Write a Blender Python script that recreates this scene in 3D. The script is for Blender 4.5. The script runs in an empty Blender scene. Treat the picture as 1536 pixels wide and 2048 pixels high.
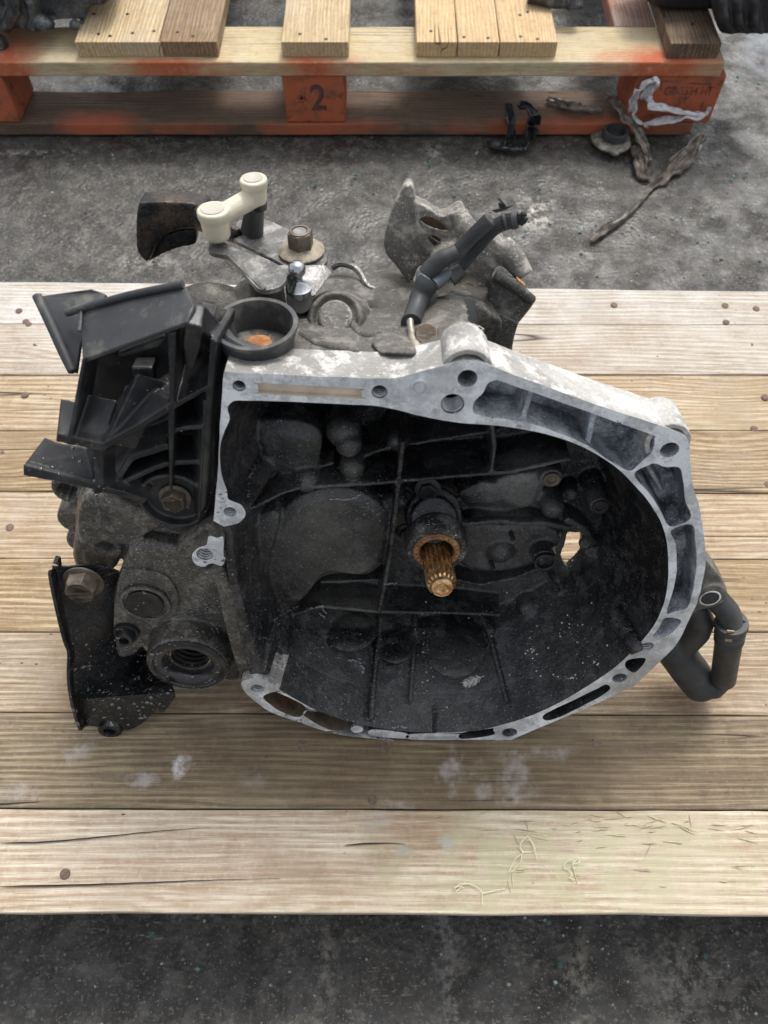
import bpy, bmesh, math, random
from mathutils import Vector, Matrix, noise
from mathutils.geometry import tessellate_polygon
from mathutils.bvhtree import BVHTree
R = math.radians
S = bpy.context.scene
COL = S.collection

# ------------------------------------------------------------------ camera
FPX = 1530.0
CAM = Vector((0, 0, .79))
TILT = R(30)
cd = bpy.data.cameras.new('camera')
cam = bpy.data.objects.new('camera', cd)
COL.objects.link(cam)
cam.location = CAM
cam.rotation_euler = (TILT, 0, 0)
cd.sensor_fit = 'VERTICAL'
cd.sensor_height = 36
cd.lens = 36 * FPX / 2048
cd.clip_start = .02
cd.clip_end = 400
cd.dof.use_dof = True
cd.dof.focus_distance = .56
cd.dof.aperture_fstop = 13
S.camera = cam
S.render.resolution_x = 768
S.render.resolution_y = 1024

# ------------------------------------------------------------------ light
SUN_EL, SUN_AZ = 58, 20          # high, behind the scene and a little to the right
w = bpy.data.worlds.new('World')
S.world = w
w.use_nodes = True
nt = w.node_tree
bg = nt.nodes['Background']
sky = nt.nodes.new('ShaderNodeTexSky')
sky.sky_type = 'NISHITA'
sky.sun_disc = False
sky.sun_elevation = R(SUN_EL)
sky.sun_rotation = R(SUN_AZ)
sky.dust_density = 4
hs = nt.nodes.new('ShaderNodeHueSaturation')
hs.inputs['Saturation'].default_value = .28
nt.links.new(sky.outputs[0], hs.inputs['Color'])
nt.links.new(hs.outputs[0], bg.inputs[0])
bg.inputs[1].default_value = .15
sd = bpy.data.lights.new('sun', 'SUN')
sd.energy = 1.15
sd.angle = R(14)
sd.color = (1, .97, .93)
sun = bpy.data.objects.new('sun', sd)
COL.objects.link(sun)
sv = Vector((math.sin(R(SUN_AZ)) * math.cos(R(SUN_EL)), math.cos(R(SUN_AZ)) * math.cos(R(SUN_EL)), math.sin(R(SUN_EL))))
sun.rotation_euler = sv.to_track_quat('Z', 'Y').to_euler()
S.view_settings.view_transform = 'Standard'
S.view_settings.look = 'None'
S.view_settings.gamma = 1
S.view_settings.use_curve_mapping = False
S.view_settings.exposure = .66

# ------------------------------------------------------------------ measuring helpers
ZD = .144                                        # deck top height above the yard
def ray(px, py):
    x = (px - 768) / FPX; y = (1024 - py) / FPX
    c, s = math.cos(TILT), math.sin(TILT)
    return Vector((x, y * c + s, y * s - c))
def onplane(px, py, P, Nn):
    r = ray(px, py)
    return CAM + r * ((P - CAM).dot(Nn) / r.dot(Nn))
EL = R(18)                                       # the flange leans back 18 degrees
BN = Vector((0, -math.cos(EL), math.sin(EL)))
BU = Vector((1, 0, 0))
BV = BN.cross(BU)
P0 = onplane(870, 1462, Vector((0, 0, .159)), Vector((0, 0, 1)))
def G(u, v, w=0): return P0 + BU * u + BV * v - BN * w
def X(px, py, w=0): return onplane(px, py, P0 - BN * w, BN)
def UV(p):
    d = p - P0
    return d.dot(BU), d.dot(BV), -d.dot(BN)
def XV(px, py, v): return onplane(px, py, P0 + BV * v, BV)
def XZ(px, py, z): return onplane(px, py, Vector((0, 0, z)), Vector((0, 0, 1)))
def XY(px, py, y): return onplane(px, py, Vector((0, y, 0)), Vector((0, 1, 0)))
def cr(pts, n=4, closed=True):
    out = []
    m = len(pts)
    P = [Vector(p) for p in pts]
    for i in range(m if closed else m - 1):
        if closed: a, b, c, d = P[i - 1], P[i], P[(i + 1) % m], P[(i + 2) % m]
        else: a, b, c, d = P[max(i - 1, 0)], P[i], P[i + 1], P[min(i + 2, m - 1)]
        for k in range(n):
            t = k / n
            out.append(.5 * ((2 * b) + (c - a) * t + (2 * a - 5 * b + 4 * c - d) * t * t + (3 * b - a - 3 * c + d) * t ** 3))
    if not closed: out.append(P[-1])
    return out
def circ(cx, cy, rx, ry=None, n=24):
    ry = rx if ry is None else ry
    return [(cx + rx * math.cos(2 * math.pi * k / n), cy + ry * math.sin(2 * math.pi * k / n)) for k in range(n)]
def frame(axis):
    a = axis.normalized()
    h = Vector((1, 0, 0)) if abs(a.x) < .9 else Vector((0, 1, 0))
    u = (h - a * h.dot(a)).normalized()
    return u, a.cross(u), a

# ------------------------------------------------------------------ mesh builder
class MB:
    def __init__(s): s.v = []; s.f = []; s.m = []
    def add(s, vs, fs, mi=0):
        o = len(s.v)
        s.v += [Vector(v) for v in vs]
        s.f += [tuple(i + o for i in f) for f in fs]
        s.m += [mi] * len(fs)
        return s
    def loft(s, loops, cap0=True, cap1=True, mi=0, wrap=False):
        assert len({len(L) for L in loops}) == 1, [len(L) for L in loops]
        n = len(loops[0]); vs = [p for L in loops for p in L]; fs = []
        K = len(loops)
        for k in range(K if wrap else K - 1):
            a = k * n; b = ((k + 1) % K) * n
            for i in range(n):
                j = (i + 1) % n
                fs.append((a + i, a + j, b + j, b + i))
        if not wrap:
            if cap0: fs += [tuple(t) for t in tessellate_polygon([loops[0]])]
            if cap1: fs += [tuple(i + (K - 1) * n for i in t) for t in tessellate_polygon([loops[-1]])]
        return s.add(vs, fs, mi)
    def prism(s, poly, d, mi=0):
        poly = [Vector(p) for p in poly]
        return s.loft([poly, [p + d for p in poly]], mi=mi)
    def plate(s, poly, t, mi=0):
        poly = [Vector(p) for p in poly]
        n = Vector((0, 0, 0))
        for i, p in enumerate(poly):
            q = poly[(i + 1) % len(poly)]
            n += p.cross(q)
        n.normalize()
        if n.dot(CAM - poly[0]) > 0: n = -n      # thickness goes away from the side we look at
        return s.loft([poly, [p + n * t for p in poly]], mi=mi)
    def lathe(s, p, axis, prof, seg=24, mi=0, closed=False):
        # prof: (radius, height along axis)
        u, v, a = frame(axis)
        loops = [[p + a * h + (u * math.cos(2 * math.pi * k / seg) + v * math.sin(2 * math.pi * k / seg)) * max(r, 1e-5) for k in range(seg)] for r, h in prof]
        return s.loft(loops, True, True, mi, wrap=closed)
    def cyl(s, p, q, r, r2=None, seg=24, mi=0, ch=0):
        a = q - p; L = a.length; r2 = r if r2 is None else r2
        pr = [(r, 0), (r2, L)] if not ch else [(r, 0), (r2, L - ch), (r2 - ch, L)]
        return s.lathe(p, a, pr, seg, mi)
    def tube(s, p, axis, ro, ri, L, seg=28, mi=0):
        return s.lathe(p, axis, [(ro, 0), (ro, L), (ri, L), (ri, 0)], seg, mi, closed=True)
    def ball(s, c, r, sc=(1, 1, 1), ax=None, seg=16, rings=9, mi=0):
        u, v, a = frame(ax if ax else Vector((0, 0, 1)))
        loops = []
        for k in range(rings + 1):
            t = math.pi * k / rings
            rr = max(math.sin(t) * r, 1e-6); h = -math.cos(t) * r
            loops.append([c + u * (rr * math.cos(2 * math.pi * i / seg) * sc[0]) + v * (rr * math.sin(2 * math.pi * i / seg) * sc[1]) + a * h * sc[2] for i in range(seg)])
        return s.loft(loops, True, True, mi)
    def sweep(s, pts, rad, seg=12, mi=0, flat=1.0, cap=True, up=None):
        pts = [Vector(p) for p in pts]; n = len(pts)
        rr = rad if isinstance(rad, (list, tuple)) else [rad] * n
        loops = []; pu = up
        for i in range(n):
            t = (pts[min(i + 1, n - 1)] - pts[max(i - 1, 0)]).normalized()
            if pu is None: pu = frame(t)[0]
            u = (pu - t * pu.dot(t)).normalized(); v = t.cross(u); pu = u
            loops.append([pts[i] + (u * math.cos(2 * math.pi * k / seg) * flat + v * math.sin(2 * math.pi * k / seg)) * rr[i] for k in range(seg)])
        return s.loft(loops, cap, cap, mi)
    def box(s, c, ax, ay, az):                    # half vectors
        vs = [c + ax * i + ay * j + az * k for i in (-1, 1) for j in (-1, 1) for k in (-1, 1)]
        return s.add(vs, [(0, 1, 3, 2), (4, 6, 7, 5), (0, 4, 5, 1), (2, 3, 7, 6), (0, 2, 6, 4), (1, 5, 7, 3)])
    def boxw(s, x0, x1, y0, y1, z0, z1):
        return s.box(Vector(((x0 + x1) / 2, (y0 + y1) / 2, (z0 + z1) / 2)), Vector(((x1 - x0) / 2, 0, 0)), Vector((0, (y1 - y0) / 2, 0)), Vector((0, 0, (z1 - z0) / 2)))
    def build(s, name, mats, parent=None, bevel=0, seg=2, voxel=0, smooth=2, sub=0, shade=None, label=None, disp=0):
        o0 = parent_loc(parent)
        me = bpy.data.meshes.new(name)
        me.from_pydata([v - o0 for v in s.v], [], s.f)
        mats = mats if isinstance(mats, (list, tuple)) else [mats]
        for m in mats: me.materials.append(m)
        me.polygons.foreach_set('material_index', s.m)
        bm = bmesh.new(); bm.from_mesh(me)
        if not voxel: bmesh.ops.remove_doubles(bm, verts=bm.verts, dist=2e-6)
        bmesh.ops.recalc_face_normals(bm, faces=bm.faces)
        bm.to_mesh(me); bm.free()
        o = bpy.data.objects.new(name, me); COL.objects.link(o)
        if parent: o.parent = parent; TOTAL[o.name] = o0
        if voxel:
            m = o.modifiers.new('r', 'REMESH'); m.mode = 'VOXEL'; m.voxel_size = voxel; m.use_smooth_shade = True
            if smooth:
                m = o.modifiers.new('s', 'SMOOTH'); m.factor = .5; m.iterations = smooth
            if disp:
                t = bpy.data.textures.get('lumps') or bpy.data.textures.new('lumps', 'CLOUDS')
                t.noise_scale = .02; t.noise_depth = 2
                m = o.modifiers.new('d', 'DISPLACE'); m.texture = t; m.strength = disp; m.mid_level = .5
                m.texture_coords = 'LOCAL'
        elif bevel:
            m = o.modifiers.new('b', 'BEVEL'); m.width = bevel; m.segments = seg; m.limit_method = 'ANGLE'; m.angle_limit = R(40)
            m.harden_normals = False
        if sub:
            m = o.modifiers.new('u', 'SUBSURF'); m.levels = sub; m.render_levels = sub
        if not voxel:
            ang = R(38) if shade is None else shade
            for p in me.polygons: p.use_smooth = True
            bm = bmesh.new(); bm.from_mesh(me)
            for e in bm.edges:
                if len(e.link_faces) == 2 and e.calc_face_angle(0) > ang: e.smooth = False
            bm.to_mesh(me); bm.free()
        if label: o['label'] = label
        return o
TOTAL = {}
def parent_loc(p):
    o = Vector((0, 0, 0))
    while p: o = o + Vector(p.location); p = p.parent
    return o
def thing(name, loc, label, cat, group=None):
    o = bpy.data.objects.new(name, None); COL.objects.link(o)
    o.empty_display_size = .05
    o.location = loc; o['label'] = label; o['category'] = cat
    if group: o['group'] = group
    return o
def tag(o, label=None, cat=None, group=None, kind=None):
    for k, v in (('label', label), ('category', cat), ('group', group), ('kind', kind)):
        if v: o[k] = v
    return o

# ------------------------------------------------------------------ node materials
class M:
    def __init__(s, name):
        s.mat = bpy.data.materials.new(name); s.mat.use_nodes = True
        s.nt = s.mat.node_tree; s.b = s.nt.nodes['Principled BSDF']
        s.co = s.nt.nodes.new('ShaderNodeTexCoord').outputs['Object']
    def n(s, t, **k):
        x = s.nt.nodes.new(t)
        for a, b in k.items():
            if a in x.inputs.keys(): s.put(x.inputs[a], b)
            else: setattr(x, a, b)
        return x
    def put(s, i, v):
        if isinstance(v, bpy.types.NodeSocket): s.nt.links.new(v, i)
        else: i.default_value = v
    def mapv(s, sc=(1, 1, 1), loc=(0, 0, 0), rot=(0, 0, 0), co=None):
        x = s.n('ShaderNodeMapping'); s.put(x.inputs['Vector'], co or s.co)
        x.inputs['Scale'].default_value = sc; x.inputs['Location'].default_value = loc; x.inputs['Rotation'].default_value = rot
        return x.outputs[0]
    def noise(s, scale, detail=4, rough=.6, co=None, dist=0):
        x = s.n('ShaderNodeTexNoise'); s.put(x.inputs['Vector'], co or s.co)
        x.inputs['Scale'].default_value = scale; x.inputs['Detail'].default_value = detail
        x.inputs['Roughness'].default_value = rough; x.inputs['Distortion'].default_value = dist
        return x.outputs['Fac']
    def voro(s, scale, co=None, feat='F1', out='Distance', rnd=1):
        x = s.n('ShaderNodeTexVoronoi'); x.feature = feat; s.put(x.inputs['Vector'], co or s.co)
        x.inputs['Scale'].default_value = scale; x.inputs['Randomness'].default_value = rnd
        return x.outputs[out]
    def ramp(s, f, *st, interp='LINEAR'):
        x = s.n('ShaderNodeValToRGB'); s.put(x.inputs[0], f); e = x.color_ramp.elements
        x.color_ramp.interpolation = interp
        while len(e) < len(st): e.new(.5)
        for i, (p, c) in enumerate(st):
            e[i].position = p
            e[i].color = (c, c, c, 1) if not isinstance(c, (tuple, list)) else (*c, 1)
        return x.outputs[0]
    def mix(s, f, a, b, mode='MIX'):
        x = s.n('ShaderNodeMix'); x.data_type = 'RGBA'; x.blend_type = mode
        s.put(x.inputs[0], f)
        for i, c in ((6, a), (7, b)):
            if isinstance(c, (tuple, list)): c = (*c, 1) if len(c) == 3 else c
            s.put(x.inputs[i], c)
        return x.outputs[2]
    def math(s, op, a, b=0, c=0, clamp=False):
        x = s.n('ShaderNodeMath'); x.operation = op; x.use_clamp = clamp
        s.put(x.inputs[0], a); s.put(x.inputs[1], b); s.put(x.inputs[2], c)
        return x.outputs[0]
    def bump(s, h, dist=.001, strength=.6):
        x = s.n('ShaderNodeBump'); s.put(x.inputs['Height'], h)
        x.inputs['Distance'].default_value = dist; x.inputs['Strength'].default_value = strength
        if s.b.inputs['Normal'].links: s.put(x.inputs['Normal'], s.b.inputs['Normal'].links[0].from_socket)
        s.nt.links.new(x.outputs[0], s.b.inputs['Normal'])
    def set(s, **k):
        for a, b in k.items():
            nm = a.replace('_', ' ')
            i = s.b.inputs[nm]
            if isinstance(b, tuple) and len(b) == 3 and i.type == 'RGBA': b = (*b, 1)
            s.put(i, b)
        return s.mat
    def spot(s, cx, cy, rx, ry, soft=.35, z=None, nz=.25, nsc=30):
        # a stain with a ragged outline, centre and radii in the object's own x and y
        sep = s.n('ShaderNodeSeparateXYZ'); s.put(sep.inputs[0], s.co)
        dx = s.math('DIVIDE', s.math('SUBTRACT', sep.outputs[0], cx), rx)
        dy = s.math('DIVIDE', s.math('SUBTRACT', sep.outputs[1], cy), ry)
        d = s.math('SQRT', s.math('ADD', s.math('MULTIPLY', dx, dx), s.math('MULTIPLY', dy, dy)))
        d = s.math('ADD', d, s.math('MULTIPLY', s.math('SUBTRACT', s.noise(nsc, 5, .65), .5), nz * 4))
        return s.ramp(d, (max(0, 1 - soft) * .6, 1.0), (.6 + .4 * soft, 0.0))

def cast(name, base, dark, dirt=.5, rough=.6, metal=.3, speck=.25, fine=1.0, wet=0.0, dust=None, bump=1.0, spec=.5, dusta=.85, grit=1.0, patches=()):
    m = M(name)
    c = m.mix(m.ramp(m.noise(30, 7, .72), (.36, 0), (.62, 1)), dark, base)
    c = m.mix(m.ramp(m.noise(9, 5, .65, dist=.6), (.5 - dirt * .25, 1), (.75 - dirt * .2, 0)), c, tuple(x * .45 for x in dark))
    c = m.mix(m.math('MULTIPLY', m.ramp(m.noise(75, 6, .72), (.50, 0), (.60, 1)), .45), c, tuple(min(1, x * 1.5) for x in base))
    if dust: c = m.mix(m.math('MULTIPLY', m.ramp(m.noise(17, 7, .75), (.45, 0), (.64, 1)), dusta), c, dust)
    for p, rx, ry, col, am in patches:
        k = m.math('MULTIPLY', m.spot(p[0], p[1], rx, ry, .8, nz=.22, nsc=40), m.ramp(m.noise(55, 5, .7), (.3, .35), (.6, am)))
        c = m.mix(k, c, col)
    g = m.noise(480, 4, .75)
    c = m.mix(m.math('MULTIPLY', m.ramp(g, (.38, 1), (.52, 0)), .5 * grit), c, tuple(x * .35 for x in dark))
    c = m.mix(m.math('MULTIPLY', m.ramp(g, (.55, 0), (.70, 1)), .3 * grit), c, tuple(min(1, x * 1.9 + .01) for x in base))
    for sc, th in ((230, .13), (420, .17)):
        sp = m.ramp(m.voro(sc), (th - .04, 1), (th + .03, 0))
        sp = m.math('MULTIPLY', sp, m.ramp(m.noise(45 if sc < 300 else 80, 3, .6), (.46, 0), (.58, 1)))
        c = m.mix(m.math('MULTIPLY', sp, speck), c, tuple(min(1, x * 2.2 + .16) for x in base))
    m.bump(m.noise(620, 3, .65), .0007 * fine, .45 * bump)
    m.bump(m.noise(150, 6, .7), .0018 * fine, .5 * bump)
    r = m.ramp(m.noise(35, 5, .6), (.35, max(.05, rough - .28 - wet * .2)), (.65, rough))
    if wet: r = m.mix(m.math('MULTIPLY', m.ramp(m.noise(28, 4, .6), (.48, 0), (.56, 1)), wet), r, (.12,) * 3)
    return m.set(Base_Color=c, Roughness=r, Metallic=metal, Specular_IOR_Level=spec)
def plain(name, col, rough=.5, metal=0, var=.25, sc=60, bump=.3, coat=0, dust=None, spec=.5):
    m = M(name)
    c = m.mix(m.ramp(m.noise(sc, 5, .6), (.35, 0), (.65, 1)), tuple(x * (1 - var) for x in col), tuple(min(1, x * (1 + var)) for x in col))
    if dust: c = m.mix(m.math('MULTIPLY', m.ramp(m.noise(38, 6, .7), (.5, 0), (.7, 1)), dust[3]), c, dust[:3])
    m.bump(m.noise(500, 3, .6), .0004, bump)
    return m.set(Base_Color=c, Roughness=m.ramp(m.noise(90, 4, .6), (.3, max(.04, rough - .12)), (.7, min(1, rough + .12))), Metallic=metal, Coat_Weight=coat, Specular_IOR_Level=spec)

m_flange = M('machined_aluminium')
def _fl(m):
    fr = m.noise(34, 9, .80, dist=.25)
    base = m.mix(m.ramp(m.noise(60, 6, .7), (.4, 0), (.6, 1)), (.52, .54, .56), (.72, .74, .75))
    c = m.mix(m.ramp(fr, (.48, 0), (.56, 1)), base, (.84, .86, .87))
    c = m.mix(m.math('MULTIPLY', m.ramp(m.noise(110, 6, .75), (.52, 0), (.62, 1)), .7), c, (.88, .89, .88))
    c = m.mix(m.math('MULTIPLY', m.ramp(m.noise(85, 6, .75, co=m.mapv((1, 1, 1), (3, 1, 7))), (.56, 0), (.66, 1)), .6), c, (.20, .21, .23))
    for px, py, rx, ry, am in ((560, 1420, .10, .03, .75), (860, 1480, .12, .012, .6), (1240, 1370, .05, .03, .55), (1300, 1290, .03, .03, .5), (435, 940, .012, .03, .3)):
        p = X(px, py) - Vector((0, .27, ZD))
        k = m.math('MULTIPLY', m.spot(p.x, p.y, rx, ry, .8, nz=.3, nsc=50), m.ramp(m.noise(60, 6, .75), (.38, .25), (.58, 1)))
        c = m.mix(m.math('MULTIPLY', k, am), c, (.17, .165, .145))
    sc_ = m.noise(1, 3, .6, co=m.mapv((900, 60, 60), rot=(0, 0, .5)))
    c = m.mix(m.math('MULTIPLY', m.ramp(sc_, (.58, 0), (.66, 1)), .25), c, (.9, .9, .9))
    m.bump(sc_, .0003, .4)
    m.bump(m.noise(350, 5, .75), .0009, .7)
    m.set(Base_Color=c, Metallic=m.ramp(fr, (.45, .35), (.56, .02)), Roughness=m.ramp(fr, (.42, .36), (.58, .75)))
_fl(m_flange); m_flange = m_flange.mat
m_chalk = cast('chalky_cast_aluminium', (.66, .64, .60), (.56, .545, .51), dirt=.05, rough=.85, metal=.05, speck=.4, grit=.45)
m_pocket = cast('oxidised_pocket_casting', (.34, .36, .40), (.15, .16, .19), dirt=.2, rough=.65, metal=.2, dust=(.80, .83, .86), speck=.9, dusta=.95)
m_dark = cast('oily_dark_casting', (.072, .072, .072), (.026, .027, .029), dirt=.22, rough=.48, metal=.10, speck=.7, wet=.6, fine=1.2)
m_body = cast('greasy_grey_casting', (.215, .203, .175), (.135, .127, .11), dirt=.25, rough=.75, metal=.08, speck=.35, bump=1.1, grit=.55)
m_diff = cast('wet_dark_differential_casting', (.215, .20, .172), (.10, .094, .083), dirt=.35, rough=.55, metal=.15, speck=.7, wet=.55, bump=1.2)
m_mount = cast('dirty_pale_mount_casting', (.47, .445, .39), (.33, .31, .27), dirt=.1, rough=.82, metal=.05, speck=.6, bump=1.2, grit=.7)
m_plastic = plain('black_moulded_plastic', (.018, .019, .021), .42, 0, .3, 40, .15, dust=(.13, .125, .11, .42))
m_plasticd = plain('dusty_black_plastic', (.040, .042, .045), .55, 0, .3, 30, .25, dust=(.27, .25, .19, .6))
m_rubber = plain('grey_black_rubber', (.034, .036, .038), .55, 0, .3, 50, .4, dust=(.11, .105, .09, .45))
m_steelb = cast('black_painted_steel', (.032, .034, .036), (.013, .014, .016), dirt=.3, rough=.42, metal=.1, speck=.8, wet=.5, fine=.7)
m_bolt = plain('dull_brown_bolt_steel', (.16, .13, .10), .55, .55, .35, 120, .5)
m_boltd = plain('oily_dark_bolt_steel', (.035, .035, .036), .4, .5, .3, 120, .3)
m_hole = plain('dark_hole_wall', (.05, .05, .055), .4, .5, .4, 200, .4)
m_thread = plain('bright_threaded_bore', (.38, .38, .38), .35, .8, .3, 300, .5)
m_zinc = plain('shiny_zinc_plated_steel', (.42, .43, .45), .25, .95, .2, 150, .2)
m_lever = cast('pressed_steel_lever', (.36, .35, .33), (.25, .243, .23), dirt=.05, rough=.5, metal=.35, speck=.3, fine=.5, grit=.4)
m_white = plain('yellowed_white_plastic', (.62, .57, .43), .42, 0, .1, 40, .25, dust=(.30, .26, .18, .55))
m_rust = plain('orange_rust', (.36, .15, .055), .8, .1, .4, 150, .9, dust=(.55, .35, .2, .6))
m_castiron = cast('black_cast_iron', (.035, .036, .04), (.015, .015, .018), dirt=.1, rough=.42, metal=.4, speck=.2, dust=(.27, .17, .09), dusta=.42)
def _spl(name):
    m = M(name)
    c = m.mix(m.ramp(m.noise(120, 5, .7), (.40, 0), (.62, 1)), (.42, .18, .06), (.95, .68, .34))
    c = m.mix(m.ramp(m.noise(300, 3, .7), (.58, 0), (.66, 1)), c, (.9, .75, .45))
    m.bump(m.noise(500, 3, .7), .0004, .3)
    return m.set(Base_Color=c, Metallic=.75, Roughness=m.ramp(m.noise(200, 3), (.4, .18), (.6, .5)))
m_spline = _spl('rusty_greased_spline_steel')
m_ringrust = plain('rust_stained_bearing_face', (.30, .16, .08), .45, .4, .5, 130, .7, dust=(.75, .50, .10, .35))
m_gran = cast('grainy_bearing_rubber', (.26, .26, .25), (.06, .06, .06), dirt=.0, rough=.6, metal=.1, speck=1.0, fine=2.5)
m_drop = M('oily_water'); m_drop.set(Base_Color=(.05, .052, .056), Roughness=.05, Transmission_Weight=.35, IOR=1.5, Coat_Weight=1.0, Coat_IOR=1.9, Coat_Roughness=.03); m_drop = m_drop.mat
# ------------------------------------------------------------------ the yard
def ground_mat():
    m = M('worn_asphalt')
    n1 = m.noise(7, 6, .65); n2 = m.noise(45, 6, .7)
    c = m.mix(m.ramp(n1, (.35, 0), (.65, 1)), (.024, .023, .021), (.052, .049, .044))
    c = m.mix(m.math('MULTIPLY', m.ramp(n2, (.48, 0), (.62, 1)), .6), c, (.125, .118, .104))
    c = m.mix(m.math('MULTIPLY', m.ramp(m.noise(28, 5, .7), (.25, 1), (.42, 0)), .7), c, (.022, .022, .024))
    # aggregate: stones of several sizes set in the surface
    wv = m.n('ShaderNodeTexNoise'); m.put(wv.inputs['Vector'], m.co); wv.inputs['Scale'].default_value = 170; wv.inputs['Detail'].default_value = 3
    vm = m.n('ShaderNodeVectorMath'); vm.operation = 'MULTIPLY_ADD'; m.put(vm.inputs[0], wv.outputs['Color']); vm.inputs[1].default_value = (.009, .009, .009); m.put(vm.inputs[2], m.co)
    wc = vm.outputs[0]
    for sc, th, col, amt, mk in ((80, .34, (.20, .185, .155), .65, 14), (150, .32, (.27, .25, .21), .7, 25), (330, .34, (.34, .32, .27), .75, 40), (230, .30, (.020, .020, .022), .8, 31), (55, .28, (.11, .105, .095), .7, 9)):
        v = m.voro(sc, co=wc)
        sp_ = m.n('ShaderNodeSeparateXYZ'); m.put(sp_.inputs[0], m.voro(sc, co=wc, out='Color'))
        k = m.math('MULTIPLY', m.ramp(v, (th - .12, 1), (th, 0)), m.ramp(m.noise(mk, 4, .65), (.46, 0), (.60, 1)))
        k = m.math('MULTIPLY', k, m.ramp(sp_.outputs[0], (.45, 0), (.95, 1)))
        c = m.mix(m.math('MULTIPLY', k, amt), c, col)
    c = m.mix(m.math('MULTIPLY', m.ramp(m.noise(300, 4, .75), (.57, 0), (.66, 1)), .6), c, (.28, .265, .225))
    for an in (.5, -.7):
        k = m.ramp(m.noise(1, 4, .7, co=m.mapv((40, 260, 1), rot=(0, 0, an))), (.62, 0), (.68, 1))
        c = m.mix(m.math('MULTIPLY', m.math('MULTIPLY', k, m.ramp(m.noise(12, 4, .65), (.48, 0), (.6, 1))), .7), c, (.34, .32, .28))
    # darker band by the front pallet, chalky smears, pale wet corner
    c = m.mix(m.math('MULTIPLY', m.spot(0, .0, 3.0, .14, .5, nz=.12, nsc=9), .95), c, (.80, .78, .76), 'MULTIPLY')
    for (px, py, rx, ry, col, am) in ((1075, 425, .035, .05, (.62, .58, .50), .9), (870, 302, .03, .035, (.36, .35, .32), .7), (1180, 500, .05, .02, (.30, .28, .25), .5),
                                 (20, 300, .16, .012, (.5, .49, .46), .55), (895, 1900, .02, .10, (.26, .25, .23), .5), (650, 1950, .015, .09, (.28, .26, .22), .5),
                                 (330, 460, .25, .06, (.20, .18, .16), .35), (300, 520, .1, .03, (.36, .34, .3), .5), (1165, 1960, .02, .05, (.45, .42, .33), .5), (1360, 1940, .06, .06, (.36, .34, .28), .35)):
        p = XZ(px, py, 0)
        k = m.spot(p.x, p.y, rx, ry, .8, nz=.35, nsc=30)
        k = m.math('MULTIPLY', k, m.ramp(m.noise(90, 5, .7), (.46, 0), (.60, 1)))
        c = m.mix(m.math('MULTIPLY', k, am), c, col)
    p = XZ(1540, 60, 0)
    wetc = m.spot(p.x + .1, p.y, .30, .30, .2, nz=.25, nsc=14)
    c = m.mix(m.math('MULTIPLY', wetc, m.ramp(m.noise(24, 5, .6), (.35, 1), (.6, .55))), c, (.16, .178, .20))
    m.bump(n2, .004, .5)
    m.bump(m.voro(150), .0015, .6)
    m.bump(m.noise(800, 3, .7), .0006, .5)
    r = m.ramp(m.noise(20, 5, .6), (.38, .28), (.6, .8))
    return m.set(Base_Color=c, Roughness=r)
g = MB()
NX = 150
def gz(x, y): return .0035 * (noise.noise(Vector((x * 9, y * 9, 1))) + .5 * noise.noise(Vector((x * 25, y * 25, 5)))) - .004
xs = [-1.6 + 3.2 * i / NX for i in range(NX + 1)]; ys = [-.5 + 3.2 * i / NX for i in range(NX + 1)]
xs = [-60, -20, -6] + xs + [6, 20, 60]; ys = [-60, -20, -5] + ys + [6, 20, 60]
W_ = len(xs)
g.add([(x, y, gz(x, y) if abs(x) < 1.6 and -.5 < y < 2.7 else -.004) for y in ys for x in xs], [(j * W_ + i, j * W_ + i + 1, (j + 1) * W_ + i + 1, (j + 1) * W_ + i) for j in range(len(ys) - 1) for i in range(W_ - 1)])
go = g.build('ground', ground_mat(), shade=R(80))
tag(go, 'dark worn asphalt yard strewn with grit and glass', kind='structure')

# grit and broken glass
rnd = random.Random(5)
def chip(mb, p, r, mi, flat=.5):
    k = rnd.randint(4, 6); a0 = rnd.random() * 6
    t = Vector((rnd.uniform(-.3, .3), rnd.uniform(-.3, .3), 1)).normalized()
    u, v, a = frame(t)
    q = [(u * math.cos(a0 + 6.283 * i / k) * rnd.uniform(.7, 1.2) + v * math.sin(a0 + 6.283 * i / k) * rnd.uniform(.6, 1.1)) * r for i in range(k)]
    mb.loft([[p + s * 1.0 - a * r * flat * .5 for s in q], [p + s * .72 + a * r * flat for s in q]], mi=mi)
gr = MB()
for i in range(2300):
    py = rnd.choice([rnd.uniform(270, 580), rnd.uniform(270, 580), rnd.uniform(1820, 2060)])
    px = rnd.uniform(-60, 1600)
    if rnd.random() < .3 and py > 1800: px = rnd.gauss(1200, 180)
    if rnd.random() < .3 and py < 1800: px, py = rnd.gauss(1120, 160), rnd.gauss(430, 50)
    p = XZ(px, py, 0); p.z = gz(p.x, p.y)
    chip(gr, p, rnd.choice([.0005, .0006, .0007, .0009, .0012, .0022]) * (.7 if py > 1800 else 1) * rnd.uniform(.7, 1.4), rnd.choice([0, 1, 1, 1, 2] if py < 1800 else [1, 1, 1, 1, 0]))
m_g1 = plain('pale_grit', (.34, .32, .27), .8); m_g2 = plain('grey_grit', (.15, .142, .13), .8); m_g3 = plain('dark_grit', (.05, .05, .05), .7)
tag(gr.build('grit', [m_g1, m_g2, m_g3], shade=R(20)), 'small pale stone chips scattered over the dark asphalt', kind='stuff')
mg = M('green_safety_glass'); mg.set(Base_Color=(.20, .38, .36), Roughness=.12, Transmission_Weight=.6, IOR=1.5); mg = mg.mat
gl = MB()
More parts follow.
